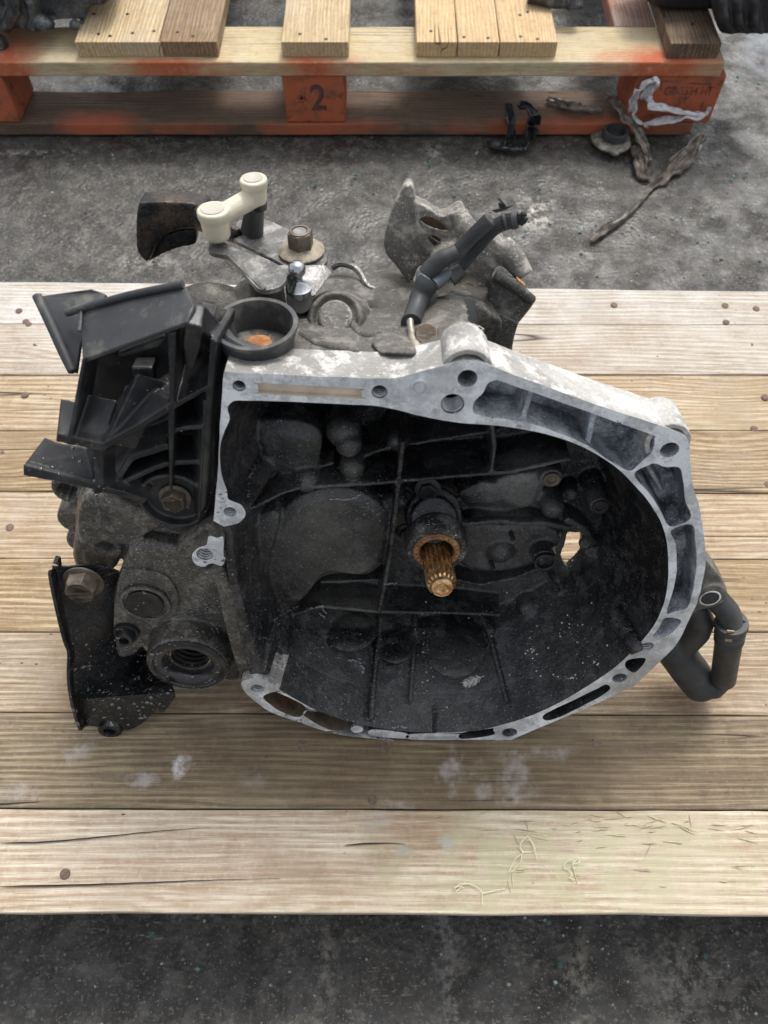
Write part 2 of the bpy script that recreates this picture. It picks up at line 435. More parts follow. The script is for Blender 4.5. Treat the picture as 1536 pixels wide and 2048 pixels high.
for px, py in ((302, 1868), (396, 1938), (1098, 1845), (1110, 1965), (1412, 1912), (712, 350), (704, 362), (1050, 463), (1163, 455), (1466, 355), (1492, 347), (1475, 155), (1518, 168), (1035, 432), (860, 325), (630, 370), (1120, 1930)):
    p = XZ(px, py, 0.002); chip(gl, p, .0030, 0, .8)
tag(gl.build('glass_crumbs', mg, shade=R(20)), 'green crumbs of broken safety glass on the asphalt', kind='stuff')

# ------------------------------------------------------------------ timber
def wood(name, light, dark, grey=(.5, .48, .44), greyamt=.3, stretch=1.0, ring=1.0, damp=None, green=0, rough=.8, axis='x', paint=None, stains=(), seed=0.0, contrast=1.0):
    m = M(name)
    oi = m.n('ShaderNodeObjectInfo').outputs['Random']
    off = m.n('ShaderNodeCombineXYZ'); m.put(off.inputs[0], m.math('MULTIPLY', oi, 37.0)); m.put(off.inputs[1], m.math('MULTIPLY_ADD', oi, 91.0, seed)); m.put(off.inputs[2], m.math('MULTIPLY', oi, 13.0))
    va = m.n('ShaderNodeVectorMath'); va.operation = 'ADD'; m.put(va.inputs[0], m.co); m.put(va.inputs[1], off.outputs[0])
    co = va.outputs[0]
    ax = (1, 0) if axis == 'x' else (0, 1)
    sc = (lambda a, b, z=1: (a, b, z * b)) if axis == 'x' else (lambda a, b, z=1: (b, a, z * b))
    warp = m.noise(1, 3, .5, co=m.mapv(sc(2.2, 13, .3), co=co))
    sep = m.n('ShaderNodeSeparateXYZ'); m.put(sep.inputs[0], co)
    acr = sep.outputs[1] if axis == 'x' else sep.outputs[0]
    t = m.math('ADD', m.math('MULTIPLY', acr, 400 * ring), m.math('MULTIPLY', warp, 15.0))
    # cathedral rings: distance from a stretched cell centre (the knots)
    kco = m.mapv(sc(5.2, 11, 0), co=co); kn = m.voro(1, co=kco, rnd=.9)
    kc = m.n('ShaderNodeSeparateXYZ'); m.put(kc.inputs[0], m.voro(1, co=kco, rnd=.9, out='Color')); kg = m.ramp(kc.outputs[0], (.66, 0), (.68, 1))
    kn = m.math('ADD', kn, m.math('MULTIPLY', m.math('SUBTRACT', 1, kg), 2))
    kn = m.math('ADD', kn, m.math('MULTIPLY', m.math('SUBTRACT', m.noise(60, 3, .6), .5), .05))
    t = m.math('ADD', t, m.math('MULTIPLY', m.ramp(kn, (.0, 1), (.50, 0)), 7.0))
    sw = m.math('MULTIPLY_ADD', m.math('SINE', m.math('MULTIPLY', t, 6.283 * .42)), .5, .5)
    fib = m.noise(1, 5, .68, co=m.mapv(sc(10, 420, .4), co=co))
    fin = m.noise(1, 4, .7, co=m.mapv(sc(34, 1300, .4), co=co))
    band = m.math('MULTIPLY', m.math('POWER', sw, 1.7), m.ramp(m.noise(9, 3, .6, co=co), (.3, .45), (.6, 1)))
    c = m.mix(m.math('MULTIPLY', band, .95 * contrast, clamp=True), light, dark)
    c = m.mix(m.math('MULTIPLY', m.ramp(fib, (.42, 1), (.55, 0)), .75 * contrast, clamp=True), c, dark)
    c = m.mix(m.math('MULTIPLY', m.ramp(fin, (.36, 1), (.50, 0)), .55), c, tuple(x * .5 for x in dark))
    c = m.mix(m.math('MULTIPLY', m.ramp(m.noise(16, 7, .75, co=m.mapv(sc(.6, 1), co=co)), (.50, 0), (.66, 1)), .40), c, tuple(x * .9 for x in dark))
    c = m.mix(m.math('MULTIPLY', m.ramp(m.noise(70, 6, .75, co=co), (.52, 0), (.66, 1)), .35), c, tuple(x * .7 for x in dark))
    c = m.mix(m.math('MULTIPLY', m.ramp(m.noise(260, 4, .7, co=co), (.54, 0), (.66, 1)), .25), c, tuple(min(1, x * 1.15) for x in light))
    c = m.mix(m.math('MULTIPLY', m.ramp(m.noise(14, 6, .7, co=co), (.45, 0), (.68, 1)), greyamt), c, grey)
    c = m.mix(m.math('MULTIPLY', m.ramp(m.noise(7, 4, .6, co=m.mapv((1, 1, 1), (3, 7, 1), co=co)), (.5, 0), (.7, 1)), .5 * contrast), c, tuple(x * .8 for x in m_mid(light, dark)))
    # knots
    kk = m.ramp(kn, (.035, 1), (.06, 0))
    c = m.mix(m.math('MULTIPLY', kk, .9), c, (.14, .075, .045))
    c = m.mix(m.math('MULTIPLY', m.ramp(m.voro(130, co=m.mapv(sc(.5, 1), co=co)), (.07, 1), (.12, 0)), m.ramp(m.noise(18, 3, .6, co=co), (.55, 0), (.66, 1))), c, tuple(x * .3 for x in dark))
    # hairline drying cracks
    ck = m.math('MULTIPLY', m.ramp(m.math('ABSOLUTE', m.math('SUBTRACT', m.noise(1, 2, .5, co=m.mapv(sc(.9, 26, .3), co=co)), .5)), (.0, 1), (.006, 0)), m.ramp(m.noise(1, 2, .5, co=m.mapv(sc(3, 9), co=co)), (.52, 0), (.6, 1)))
    c = m.mix(m.math('MULTIPLY', ck, .85), c, (.03, .022, .016))
    if green: c = m.mix(m.math('MULTIPLY', m.ramp(m.noise(11, 5, .65), (.38, 0), (.62, 1)), green), c, (.30, .29, .13))
    rg = m.ramp(m.noise(30, 4, .6), (.35, rough - .12), (.65, min(1, rough + .08)))
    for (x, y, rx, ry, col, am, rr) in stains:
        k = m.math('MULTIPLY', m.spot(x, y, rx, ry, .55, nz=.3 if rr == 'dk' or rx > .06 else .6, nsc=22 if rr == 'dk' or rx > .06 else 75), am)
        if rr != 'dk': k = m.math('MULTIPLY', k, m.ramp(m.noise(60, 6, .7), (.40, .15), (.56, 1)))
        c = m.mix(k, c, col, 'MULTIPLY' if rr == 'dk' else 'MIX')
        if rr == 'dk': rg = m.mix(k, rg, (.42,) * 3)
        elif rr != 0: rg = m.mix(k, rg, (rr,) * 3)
    if paint: c = paint(m, c)
    m.bump(m.math('ADD', m.math('MULTIPLY', sw, .5), m.math('MULTIPLY', fib, 1.2)), .0012, .5)
    m.bump(fin, .0006, .5)
    m.bump(m.math('SUBTRACT', 1, ck), .002, .8)
    return m.set(Base_Color=c, Roughness=rg, Specular_IOR_Level=.35)
def m_mid(a, b): return tuple((x + y) / 2 for x, y in zip(a, b))

DECK = Vector((0, .357, 0))
deck = thing('wooden_pallet', DECK, 'weathered close-boarded wooden pallet carrying the gearbox in the foreground', 'pallet')
def dk(px, py): p = XZ(px, py, ZD) - DECK; return p.x, p.y
def stn(px, py, rx, ry, col, am, rr): x, y = dk(px, py); return (x, y, rx, ry, col, am, rr)
BROWN = (.52, .43, .30)
lil = (.40, .37, .35)
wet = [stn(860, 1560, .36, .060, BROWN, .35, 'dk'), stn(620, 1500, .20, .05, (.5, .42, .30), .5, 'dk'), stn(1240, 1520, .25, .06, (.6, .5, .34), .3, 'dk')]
blot = [stn(905, 1545, .018, .022, lil, .7, .2), stn(960, 1560, .012, .02, lil, .45, .25), stn(1030, 1560, .022, .03, lil, .55, .25), stn(365, 1530, .011, .012, (.68, .66, .66), .85, .2), stn(285, 1562, .016, .009, lil, .75, .25), stn(150, 1510, .02, .012, lil, .6, .3), stn(30, 1590, .03, .012, lil, .6, .3), stn(1100, 1505, .03, .008, lil, .55, .3), stn(500, 1560, .02, .01, lil, .35, .4), stn(790, 1620, .02, .012, lil, .5, .3)]
PL = [  # seam rows at the left and right picture edge, colours
    ((562, 582), (648, 650), dict(light=(.58, .55, .50), dark=(.40, .33, .26), greyamt=.6, grey=(.66, .65, .63))),
    ((648, 650), (750, 750), dict(light=(.56, .52, .45), dark=(.36, .28, .20), greyamt=.5, grey=(.62, .60, .56))),
    ((750, 750), (862, 861), dict(light=(.58, .49, .34), dark=(.30, .19, .10), greyamt=.25, seed=3.0)),
    ((862, 861), (983, 987), dict(light=(.50, .39, .24), dark=(.20, .12, .06), greyamt=.15, ring=1.1)),
    ((983, 987), (1117, 1119), dict(light=(.55, .455, .32), dark=(.31, .20, .115), greyamt=.25, ring=.9)),
    ((1117, 1119), (1264, 1264), dict(light=(.54, .43, .27), dark=(.24, .15, .075), greyamt=.2)),
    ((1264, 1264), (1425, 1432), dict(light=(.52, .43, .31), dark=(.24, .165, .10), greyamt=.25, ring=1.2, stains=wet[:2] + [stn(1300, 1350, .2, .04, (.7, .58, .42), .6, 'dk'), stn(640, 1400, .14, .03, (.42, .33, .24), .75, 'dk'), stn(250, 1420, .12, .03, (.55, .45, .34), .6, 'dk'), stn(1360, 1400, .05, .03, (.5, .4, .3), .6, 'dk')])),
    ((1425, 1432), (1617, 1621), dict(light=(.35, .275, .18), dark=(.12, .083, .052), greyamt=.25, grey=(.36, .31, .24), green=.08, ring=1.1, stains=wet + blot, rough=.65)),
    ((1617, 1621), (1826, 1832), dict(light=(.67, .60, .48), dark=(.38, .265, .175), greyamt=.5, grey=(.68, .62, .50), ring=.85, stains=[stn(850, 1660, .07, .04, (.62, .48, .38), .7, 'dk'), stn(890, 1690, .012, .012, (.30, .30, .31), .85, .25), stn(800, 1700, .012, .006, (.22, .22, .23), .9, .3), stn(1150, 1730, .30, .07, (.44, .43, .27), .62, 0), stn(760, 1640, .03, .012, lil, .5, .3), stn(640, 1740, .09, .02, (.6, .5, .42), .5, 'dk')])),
]
plank_y = []
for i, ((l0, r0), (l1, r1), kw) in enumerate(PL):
    yl1, yr1 = XZ(0, l0, ZD).y, XZ(1536, r0, ZD).y
    yl0, yr0 = XZ(0, l1, ZD).y, XZ(1536, r1, ZD).y
    xl, xr = XZ(0, l0, ZD).x, XZ(1536, r0, ZD).x
    xa, xb = -.62, .64
    def yy(x, a, b, xl=XZ(0, l0, ZD).x, xr=XZ(1536, l0, ZD).x): return a + (b - a) * (x - xl) / (xr - xl)
    gap = .0005; rr = random.Random(i)
    n = 36; top = []; K = 9
    ch = .0007
    m = MB(); secs = []
    for k in range(n + 1):
        x = xa + (xb - xa) * k / n
        ya = yy(x, yl0, yr0) + gap + .0006 * noise.noise(Vector((x * 20, i * 3.1, 0))); yb = yy(x, yl1, yr1) - gap + .0006 * noise.noise(Vector((x * 20, i * 3.1 + 5, 0)))
        if i == 8: ya += .0014 * noise.noise(Vector((x * 9, 2, 0)))
        h = ZD + .0008 * noise.noise(Vector((x * 5, i * 7, 0))) + (.0006 if i % 2 else 0)
        cup = .0008 * math.sin(i * 2.3)
        pr = [(ya, h - .021), (ya, h - ch), (ya + ch, h)] + [(ya + (yb - ya) * q / 6, h + cup * math.sin(math.pi * q / 6)) for q in range(1, 6)] + [(yb - ch, h), (yb, h - ch), (yb, h - .021)]
        secs.append([Vector((x, a, b)) for a, b in pr])
    m.loft(secs)
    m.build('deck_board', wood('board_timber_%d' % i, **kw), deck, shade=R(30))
m_under = wood('pallet_bearer_timber', (.30, .24, .16), (.15, .11, .07))
for x in (-.5, .0, .52):
    b = MB()
    b.boxw(x - .05, x + .05, .04, .675, .0225, ZD - .0225)
    b.build('bearer', m_under, deck, bevel=.002)
for y in (.08, .36, .63):
    MB().boxw(-.6, .62, y - .045, y + .045, 0.0002, .0222).build('base_board', m_under, deck, bevel=.002)
m_nail = plain('rusty_nail_head', (.17, .115, .09), .8, .3, .3, 300, .5)
for px, py in ((38, 622), (52, 644), (95, 625), (58, 650), (72, 690), (50, 790), (1228, 610), (1450, 612), (1512, 618), (1452, 645), (1530, 795), (1508, 858), (8, 905), (20, 1055), (770, 1497), (745, 1600), (1535, 970), (1500, 690), (130, 1748), (606, 1492), (1195, 1487)):
    x, y = dk(px, py)
    p = DECK + Vector((x, y, ZD + .0002))
    m = MB(); m.lathe(p, Vector((.05 * math.sin(px), .05 * math.cos(py), 1)), [(.0040, -.001), (.0039, .0005), (.0028, .0009)], 14)
    m.build('nail_head', m_nail, deck)
# lifted splinters on the near boards (joined: too many to count)
spm = MB(); rnd = random.Random(11)
for i in range(80):
    px, py = (rnd.gauss(1210, 130), rnd.gauss(1645, 22)) if rnd.random() < .8 else (rnd.uniform(900, 1500), rnd.uniform(1640, 1780))
    if not 1626 < py < 1815: continue
    p = XZ(px, py, ZD + .0006); a = rnd.gauss(.0, .18) if rnd.random() < .85 else rnd.uniform(0, 3); L = rnd.uniform(.002, .009)
    d = Vector((math.cos(a), math.sin(a), rnd.uniform(0, .10))) * L; s = Vector((-math.sin(a), math.cos(a), 0)) * rnd.uniform(.0003, .0008)
    spm.loft([[p - d - s * .2, p - d + s * .2, p - d + Vector((0, 0, .0003))], [p - s, p + s, p + Vector((0, 0, .0005))], [p + d - s * .1, p + d + s * .1, p + d + Vector((0, 0, .0003))]])
tag(spm.build('splinters', plain('pale_splinter', (.52, .46, .30), .8), deck, shade=R(20)), kind='stuff')
# drying splits in the front board: thin open wedges seen as dark lips
m_split = plain('split_shadow_timber', (.035, .026, .02), .95)
for pts in (((0, 1686), (90, 1684), (200, 1674), (320, 1662), (420, 1655)), ((0, 1773), (150, 1770), (300, 1765), (430, 1760), (560, 1757)), ((690, 1690), (760, 1686), (810, 1688)), ((0, 1608), (40, 1606), (80, 1603))):
    m = MB(); q = cr([(a, b, 0) for a, b in pts], 5, False); n = len(q)
    L = [XZ(v.x, v.y + .35 * math.sin(v.x * .11), ZD + .0011) for v in q]
    m.sweep(L, [(.00075 * (1 - (k / n)) + .0001) * min(1, (k + 1) / 4 + (L[0].x < -.3)) for k in range(n)], 6, up=Vector((0, 0, 1)), flat=.35)
    m.build('drying_split', m_split, deck)

# ------------------------------------------------------------------ the orange pallet behind
YF = 1.18
bp = thing('orange_painted_pallet', Vector((0, YF + .4, 0)), 'used open-slat wooden pallet with orange painted blocks, behind the gearbox', 'pallet')
BPO = bp.location
ORG = (.44, .115, .052)
def orange(cx_list, amt=1.0, full=False):
    def f(m, c):
        for (x, y, rx, ry) in cx_list:
            k = m.spot(x, y, rx, ry, .6, nz=.30, nsc=14)
            k = m.math('MULTIPLY', k, m.ramp(m.noise(70, 5, .7), (.30, .55), (.5, amt)))
            c = m.mix(k, c, ORG)
        if full:
            k = m.ramp(m.noise(38, 6, .7), (.32, .15), (.52, .95))
            c = m.mix(k, c, ORG)
            c = m.mix(m.math('MULTIPLY', m.ramp(m.noise(25, 5, .7), (.30, 1), (.46, 0)), .8), c, (.07, .035, .025))
        return c
    return f
w_pale = wood('pale_slat_timber', (.68, .50, .28), (.42, .26, .12), greyamt=.25, grey=(.36,.30,.22), axis='y', contrast=.6)
w_pale2 = wood('knotty_slat_timber', (.62, .50, .31), (.36, .24, .12), greyamt=.4, grey=(.46,.41,.34), axis='y', seed=5, contrast=.8)
w_brown = wood('brown_slat_timber', (.34, .235, .13), (.17, .105, .06), greyamt=.15, axis='y', seed=9)
w_dirty = wood('oily_slat_timber', (.22, .15, .09), (.07, .045, .03), greyamt=.1, axis='y', seed=19)
xo = lambda px: XY(px, 130, YF).x
w_str = wood('painted_stringer_timber', (.60, .50, .31), (.38, .28, .15), greyamt=.25, contrast=.6, paint=orange([(xo(630), -.42, .09, .06), (xo(1330), -.40, .16, .07), (xo(0), -.38, .09, .12), (xo(340), -.405, .14, .02), (xo(880), -.41, .16, .012)]))
w_block = wood('orange_block_timber', (.26, .13, .08), (.14, .07, .045), greyamt=0, paint=orange([], full=True))
w_base = wood('dirty_base_timber', (.22, .145, .095), (.085, .055, .04), greyamt=.2, grey=(.11, .09, .08), paint=orange([(xo(640), -.41, .16, .04), (xo(1180), -.41, .30, .05), (xo(380), -.42, .20, .03), (xo(160), -.40, .1, .05), (xo(1000), -.43, .9, .010)], .9))
def board(name, mat, x0, x1, y0, y1, z0, z1, sk=0, n=8, wob=.0012, lab=None):
    m = MB(); L = []
    for k in range(n + 1):
        t = k / n; y = y0 + (y1 - y0) * t
        e = wob * noise.noise(Vector((y * 14, x0 * 9, z0 * 50))); e2 = wob * noise.noise(Vector((y * 14, x1 * 9, z0 * 50 + 4)))
        L.append([Vector((x0 + sk * t + e, y, z0)), Vector((x1 + sk * t + e2, y, z0)), Vector((x1 + sk * t + e2, y, z1)), Vector((x0 + sk * t + e, y, z1))])
    m.loft(L); o = m.build(name, mat, bp, bevel=.0015)
    if lab: o['label'] = lab
    return o
def boardx(name, mat, x0, x1, y0, y1, z0, z1, n=26, wob=.0016, wane=0):
    m = MB(); L = []
    for k in range(n + 1):
        t = k / n; x = x0 + (x1 - x0) * t
        e = wob * noise.noise(Vector((x * 7, y0 * 9, z0 * 50))); e2 = wob * 1.5 * noise.noise(Vector((x * 5, y1 * 9, z0 * 50 + 4)))
        e2 += wane * max(0, noise.noise(Vector((x * 3.1, 3, 3))))
        L.append([Vector((x, y0 + e, z0)), Vector((x, y1 + e2, z0)), Vector((x, y1 + e2, z1)), Vector((x, y0 + e, z1))])
    m.loft(L); return m.build(name, mat, bp, bevel=.002)
xr = XY(1446, 135, YF).x; xl = -xr + 2 * XY(625, 135, YF).x
boardx('base_board', w_base, xl, xr - .012, YF, YF + .095, .0008, .021, wane=-.04)
boardx('base_board', w_base, xl, xr, YF + .75, YF + .85, .0008, .021)
boardx('stringer_board', w_str, xl, xr, YF - .002, YF + .098, .100, .122)
boardx('stringer_board', w_str, xl, xr, YF + .75, YF + .85, .100, .122)
for a, b in ((XY(568, 200, YF).x, XY(690, 200, YF).x), (XY(1262, 200, YF).x, XY(1437, 200, YF).x), (xl, XY(22, 200, YF).x)):
    for y in (YF + .002, YF + .752):
        m = MB(); m.boxw(a, b, y, y + .094, .0214, .0996); m.build('corner_block', w_block, bp, bevel=.003)
YB = YF + .012
def sl(px0, px1, mat, skew=0, y0=YB, lab=None, z=0):
    x0, x1 = XY(px0, 100, y0).x, XY(px1, 100, y0).x
    board('top_slat', mat, x0, x1, y0, YF + .84, .1224 + z, .1444 + z, skew, lab=lab)
sl(153, 325, w_pale2, .0); sl(319, 437, w_brown, 0, YB + .001); sl(564, 698, w_pale2); sl(833, 914, w_pale); sl(915.5, 998, w_pale); sl(999, 1113, w_pale)
sl(1338, 1440, w_dirty, 0, YB - .004, lab='oil-blackened top slat at the right end')
m = MB(); m.boxw(XY(1228, 60, YF + .1).x, XY(1310, 60, YF + .1).x, YF + .1, YF + .74, .100, .1215)
m.build('side_board', wood('reddish_side_timber', (.40, .26, .20), (.22, .12, .09), axis='y', greyamt=.3, paint=orange([(xo(1240), -.1, .03, .25)], .5)), bp, bevel=.002)
for px, py in ((197, 68), (220, 72), (265, 66), (308, 62), (355, 64), (386, 72), (188, 28), (255, 28), (600, 68), (652, 78), (862, 62), (928, 74), (976, 76), (1041, 73), (1075, 78), (1040, 30), (1055, 24), (1385, 48)):
    p = XZ(px, py, .1446)
    MB().lathe(p, Vector((0, 0, 1)), [(.0026, -.001), (.0026, .0006), (.0012, .0008)], 10).build('nail_head', m_boltd, bp)
# stencilled marks
m_ink = plain('faded_stencil_ink', (.10, .045, .035), .85, 0, .5, 120, .2)
def text(s, p, size, par, squash=1, mat=m_ink, name='stencil_mark', font_sp=1):
    c = bpy.data.curves.new('t', 'FONT'); c.body = s; c.size = size; c.extrude = .0002; c.offset = size * .018; c.space_character = font_sp
    o = bpy.data.objects.new('t', c); COL.objects.link(o)
    bpy.context.view_layer.update()
    me = bpy.data.meshes.new_from_object(o.evaluated_get(bpy.context.evaluated_depsgraph_get()))
    bpy.data.objects.remove(o)
    me.transform(Matrix.Translation(p - parent_loc(par)) @ Matrix.Rotation(R(90), 4, 'X') @ Matrix.Diagonal((squash, 1, 1, 1)))
    me.materials.clear(); me.materials.append(mat)
    q = bpy.data.objects.new(name, me); COL.objects.link(q); q.parent = par
    return q
text('2', XY(622, 219, YF + .0016), .058, bp, .9)
text('4', XY(592, 219, YF + .0018), .052, bp, .8, plain('worn_stencil_ink', (.26, .075, .04), .85, 0, .6, 120, .2))
pm = plain('faint_stencil_ink', (.20, .065, .042), .85, 0, .5, 120, .2)
text('GB-3524 HT', XY(1326, 190, YF + .0016), .019, bp, .78, pm); text('ST', XY(1352, 209, YF + .0016), .018, bp, .9, pm)
def mark(pts):
    m = MB(); P = [XY(a, b, YF + .0014) for a, b in pts]
    for a, b in zip(P, P[1:]):
        d = (b - a).normalized(); s = Vector((-d.z, 0, d.x)) * .0010
        m.add([a - s, b - s, b + s, a + s], [(0, 1, 2, 3)]);
    m.build('stencil_frame', pm, bp)
mark([(1322, 182), (1324, 162), (1360, 165)]); mark([(1378, 167), (1422, 169), (1418, 185)]); mark([(1408, 203), (1400, 222)])
# ------------------------------------------------------------------ the gearbox
gb = thing('gearbox', Vector((.0, .27, ZD)), 'used greasy car gearbox with open bell housing and rusty splined shaft, standing on the pallet', 'gearbox')

OUT = [(427, 1042), (430, 1014), (435, 944), (438, 891), (441, 838), (444, 785), (446, 752), (448, 743), (456, 743), (515, 747), (610, 752), (736, 756), (789, 756), (842, 743), (890, 730), (925, 722), (950, 721), (966, 726), (1002, 740), (1155, 796), (1280, 838), (1345, 860), (1370, 872), (1378, 888), (1382, 933), (1386, 973), (1399, 1013), (1407, 1064), (1411, 1105), (1411, 1126), (1405, 1165), (1396, 1200), (1380, 1235), (1365, 1268), (1350, 1292), (1325, 1318), (1267, 1373), (1252, 1379), (1215, 1397), (1173, 1416), (1119, 1439), (1072, 1458), (1037, 1474), (1018, 1481), (998, 1481), (960, 1483), (900, 1487), (812, 1484), (740, 1477), (668, 1467), (600, 1445), (541, 1424), (502, 1396), (484, 1375), (486, 1362), (514, 1356), (536, 1362)]
INN = [(558, 1379), (603, 1405), (642, 1425), (688, 1440), (740, 1453), (812, 1463), (883, 1465), (960, 1460), (1037, 1440), (1095, 1417), (1142, 1392), (1212, 1348), (1252, 1315), (1298, 1265), (1322, 1223), (1334, 1178), (1337, 1130), (1333, 1080), (1319, 1039), (1294, 999), (1265, 966), (1235, 937), (1192, 908), (1137, 882), (1075, 864), (1009, 853), (950, 848), (900, 843), (860, 836), (807, 823), (758, 813), (680, 808), (561, 803), (490, 801), (466, 803), (455, 817), (459, 838), (449, 863), (441, 890), (440, 925), (444, 955), (454, 982), (456, 997), (466, 1003), (483, 1011), (491, 1028), (480, 1044), (466, 1049), (448, 1053)]
POCK = [
    [(991, 760), (1010, 765), (1150, 815), (1295, 866), (1309, 878), (1303, 905), (1278, 928), (1257, 941), (1221, 922), (1173, 891), (1119, 866), (1060, 847), (1009, 838), (962, 832), (946, 824), (950, 803), (966, 786), (976, 766)],
    [(1297, 930), (1312, 927), (1330, 934), (1352, 934), (1362, 940), (1367, 966), (1371, 1003), (1381, 1037), (1339, 1052), (1319, 1018), (1295, 982), (1268, 948)],
    [(1342, 1061), (1383, 1049), (1392, 1086), (1393, 1130), (1386, 1181), (1374, 1215), (1350, 1222), (1334, 1225), (1348, 1175), (1354, 1131), (1351, 1088)],
    [(1330, 1236), (1362, 1240), (1350, 1260), (1322, 1276), (1306, 1272), (1318, 1255)],
    [(1253, 1322), (1272, 1316), (1292, 1318), (1282, 1335), (1268, 1345), (1250, 1334)],
    [(1189, 1380), (1211, 1369), (1221, 1377), (1200, 1393), (1165, 1412), (1119, 1434), (1092, 1441), (1087, 1430), (1134, 1406)],
    [(924, 1466), (982, 1457), (986, 1461), (985, 1470), (924, 1478)],
    [(823, 1468), (913, 1467), (915, 1479), (823, 1479)],
    [(744, 1459), (811, 1466), (811, 1477), (744, 1471)],
    [(622, 1420), (688, 1441), (693, 1451), (681, 1461), (655, 1458), (609, 1432)],
    [(527, 1396), (545, 1384), (561, 1387), (613, 1415), (597, 1434), (558, 1421)],
    [(516, 769), (524, 766), (716, 776), (723, 781), (724, 793), (717, 797), (524, 788), (516, 784)],
]
HOLES = [(478, 772, 13), (759, 784, 16), (935, 757, 20), (905, 808, 24), (1339, 900, 18), (460, 1024, 13), (1294, 1293, 13), (1239, 1356, 14), (1019, 1465, 15), (714, 1459, 12), (515, 1377, 13)]
TH = .027
cen = (0.0, .158)
def taper(u, v, w):
    k = w / .09
    fx = 1 - .16 * k; fy = 1 - (.285 if v < cen[1] else .15) * k
    return cen[0] + (u - cen[0]) * fx, cen[1] + (v - cen[1]) * fy
def tp(p, w):
    u, v, _ = UV(p); u, v = taper(u, v, w); return G(u, v, w)
outp = cr([(a, b, 0) for a, b in OUT], 4, False); innp = cr([(a, b, 0) for a, b in INN], 4, False)
outp = [X(p.x, p.y) for p in outp]; innp = [X(p.x, p.y) for p in innp]
wob = lambda p, a=.0005: p + BU * (a * noise.noise(p * 90)) + BV * (a * noise.noise(p * 90 + Vector((5, 5, 5))))
outp = [wob(p) for p in outp]; innp = [wob(p, .0003) for p in innp]
ringp = outp + innp
fl = MB()
pock = [[X(p.x, p.y) for p in cr([(a, b, 0) for a, b in q], 4)] for q in POCK]
pock = [[wob(p, .0006) for p in q] for q in pock]
hol = []
for cx, cy, r in HOLES:
    c = X(cx, cy); rr = r * (c - CAM).length / FPX * .98
    hol.append((c, rr, [c + BU * rr * math.cos(6.2832 * k / 28) + BV * rr * math.sin(6.2832 * k / 28) for k in range(28)]))
loops = [ringp] + pock + [h[2] for h in hol]
flat = [p for L in loops for p in L]
tri = tessellate_polygon([[Vector(UV(p)[:2]).to_3d() for p in L] for L in loops])
fl.add(flat, tri, 0)
no, ni = len(outp), len(innp)
# outer side (pale casting), inner side (dark), back ring
def strip(A, B, mi, close=True):
    n = len(A); fl.add(list(A) + list(B), [(i, (i + 1) % n, n + (i + 1) % n, n + i) for i in range(n if close else n - 1)], mi)
ob = [p - BN * TH for p in outp]
ib = [tp(p, TH) for p in innp]
strip(outp, ob, 1, False); strip(innp, ib, 3, False)
strip([outp[-1], innp[0]], [ob[-1], ib[0]], 1, False); strip([innp[-1], outp[0]], [ib[-1], ob[0]], 1, False)
bk = ob + ib
fl.add(bk, tessellate_polygon([[Vector(UV(p)[:2]).to_3d() for p in bk]]), 1)
DEP = [.024, .024, .022, .02, .012, .016, .016, .016, .016, .015, .016, .0035]
for i, (q, d) in enumerate(zip(pock, DEP)):
    # walls lean in; floors slope and are lumpy
    c = sum(q, Vector()) / len(q)
    f = .90 if d > .01 else .97
    mid = [c + (p - c) * (1 - (1 - f) * .4) - BN * d * .6 for p in q]
    low = [c + (p - c) * f - BN * d * (1 + .08 * noise.noise(p * 60)) for p in q]
    mi = 2 if i < 4 else (5 if i in (9, 10) else (3 if i < 11 else 7))
    strip(q, mid, mi); strip(mid, low, mi)
    fl.add(low, tessellate_polygon([[Vector(UV(p)[:2]).to_3d() for p in low]]), mi)
for (c, r, L), (hx, hy, hr) in zip(hol, HOLES):
    low = [p - BN * .0255 for p in L]; strip(L, low, 4)
    fl.add(low, [tuple(range(28))], 6)
m_rustpk = plain('rust_streaked_pocket', (.11, .085, .06), .6, .2, .5, 60, .6, dust=(.30, .16, .06, .6))
flo = fl.build('bell_flange', [m_flange, m_chalk, m_pocket, m_dark, m_pocket, m_rustpk, m_hole, plain('tan_stained_slot', (.60, .52, .42), .8, 0, .2, 60, .4)], gb, bevel=.0009, seg=2, label='bright machined mounting face mottled with white oxide')
# pocket ribs
m_rib = cast('white_oxidised_rib', (.5, .52, .54), (.28, .30, .33), rough=.7, metal=.2)
for a, b, wdt in (((1052, 836), (1074, 788), .0022), ((1180, 890), (1198, 846), .0024), ((1338, 1056), (1384, 1042), .0016), ((1298, 940), (1330, 1000), .0016)):
    ribs = MB(); A, B = X(*a), X(*b); d = (B - A).normalized(); s = BN.cross(d) * wdt
    e = d * .004
    ribs.loft([[A - e - s * 1.6 - BN * .025, A - e + s * 1.6 - BN * .025, A - e + s * .7 - BN * .0030, A - e - s * .7 - BN * .0030], [B + e - s * 1.6 - BN * .025, B + e + s * 1.6 - BN * .025, B + e + s * .7 - BN * .013, B + e - s * .7 - BN * .013]])
    ribs.build('pocket_rib', m_rib, gb, bevel=.0006)
ribs = MB()
ribs.lathe(X(1343, 1022, .024), BN, [(.0095, 0), (.009, .010), (.007, .0105)], 20)
ribs.build('pocket_boss', m_pocket, gb, bevel=.0006)
# hole inserts: threads and stepped bores
for (c, r, L), (hx, hy, hr) in list(zip(hol, HOLES)):
    if hr in (13, 16) or (hx, hy) == (905, 808):
        t = MB()
        for k in range(7):
            t.lathe(c - BN * (.0145 - .0019 * k), BN, [(r * .99, 0), (r * .86, .0005), (r * .99, .001)], 24, closed=True)
        t.build('thread', m_thread, gb)
t = MB(); c = X(839, 774); t.lathe(c, BN, [(.0046, -.0005), (.0046, .0007), (.0038, .0007), (.0038, -.0005)], 28, closed=True); t.lathe(c, BN, [(.0030, -.0005), (.0028, .0006)], 20)
t.build('dowel_ring', m_flange, gb)
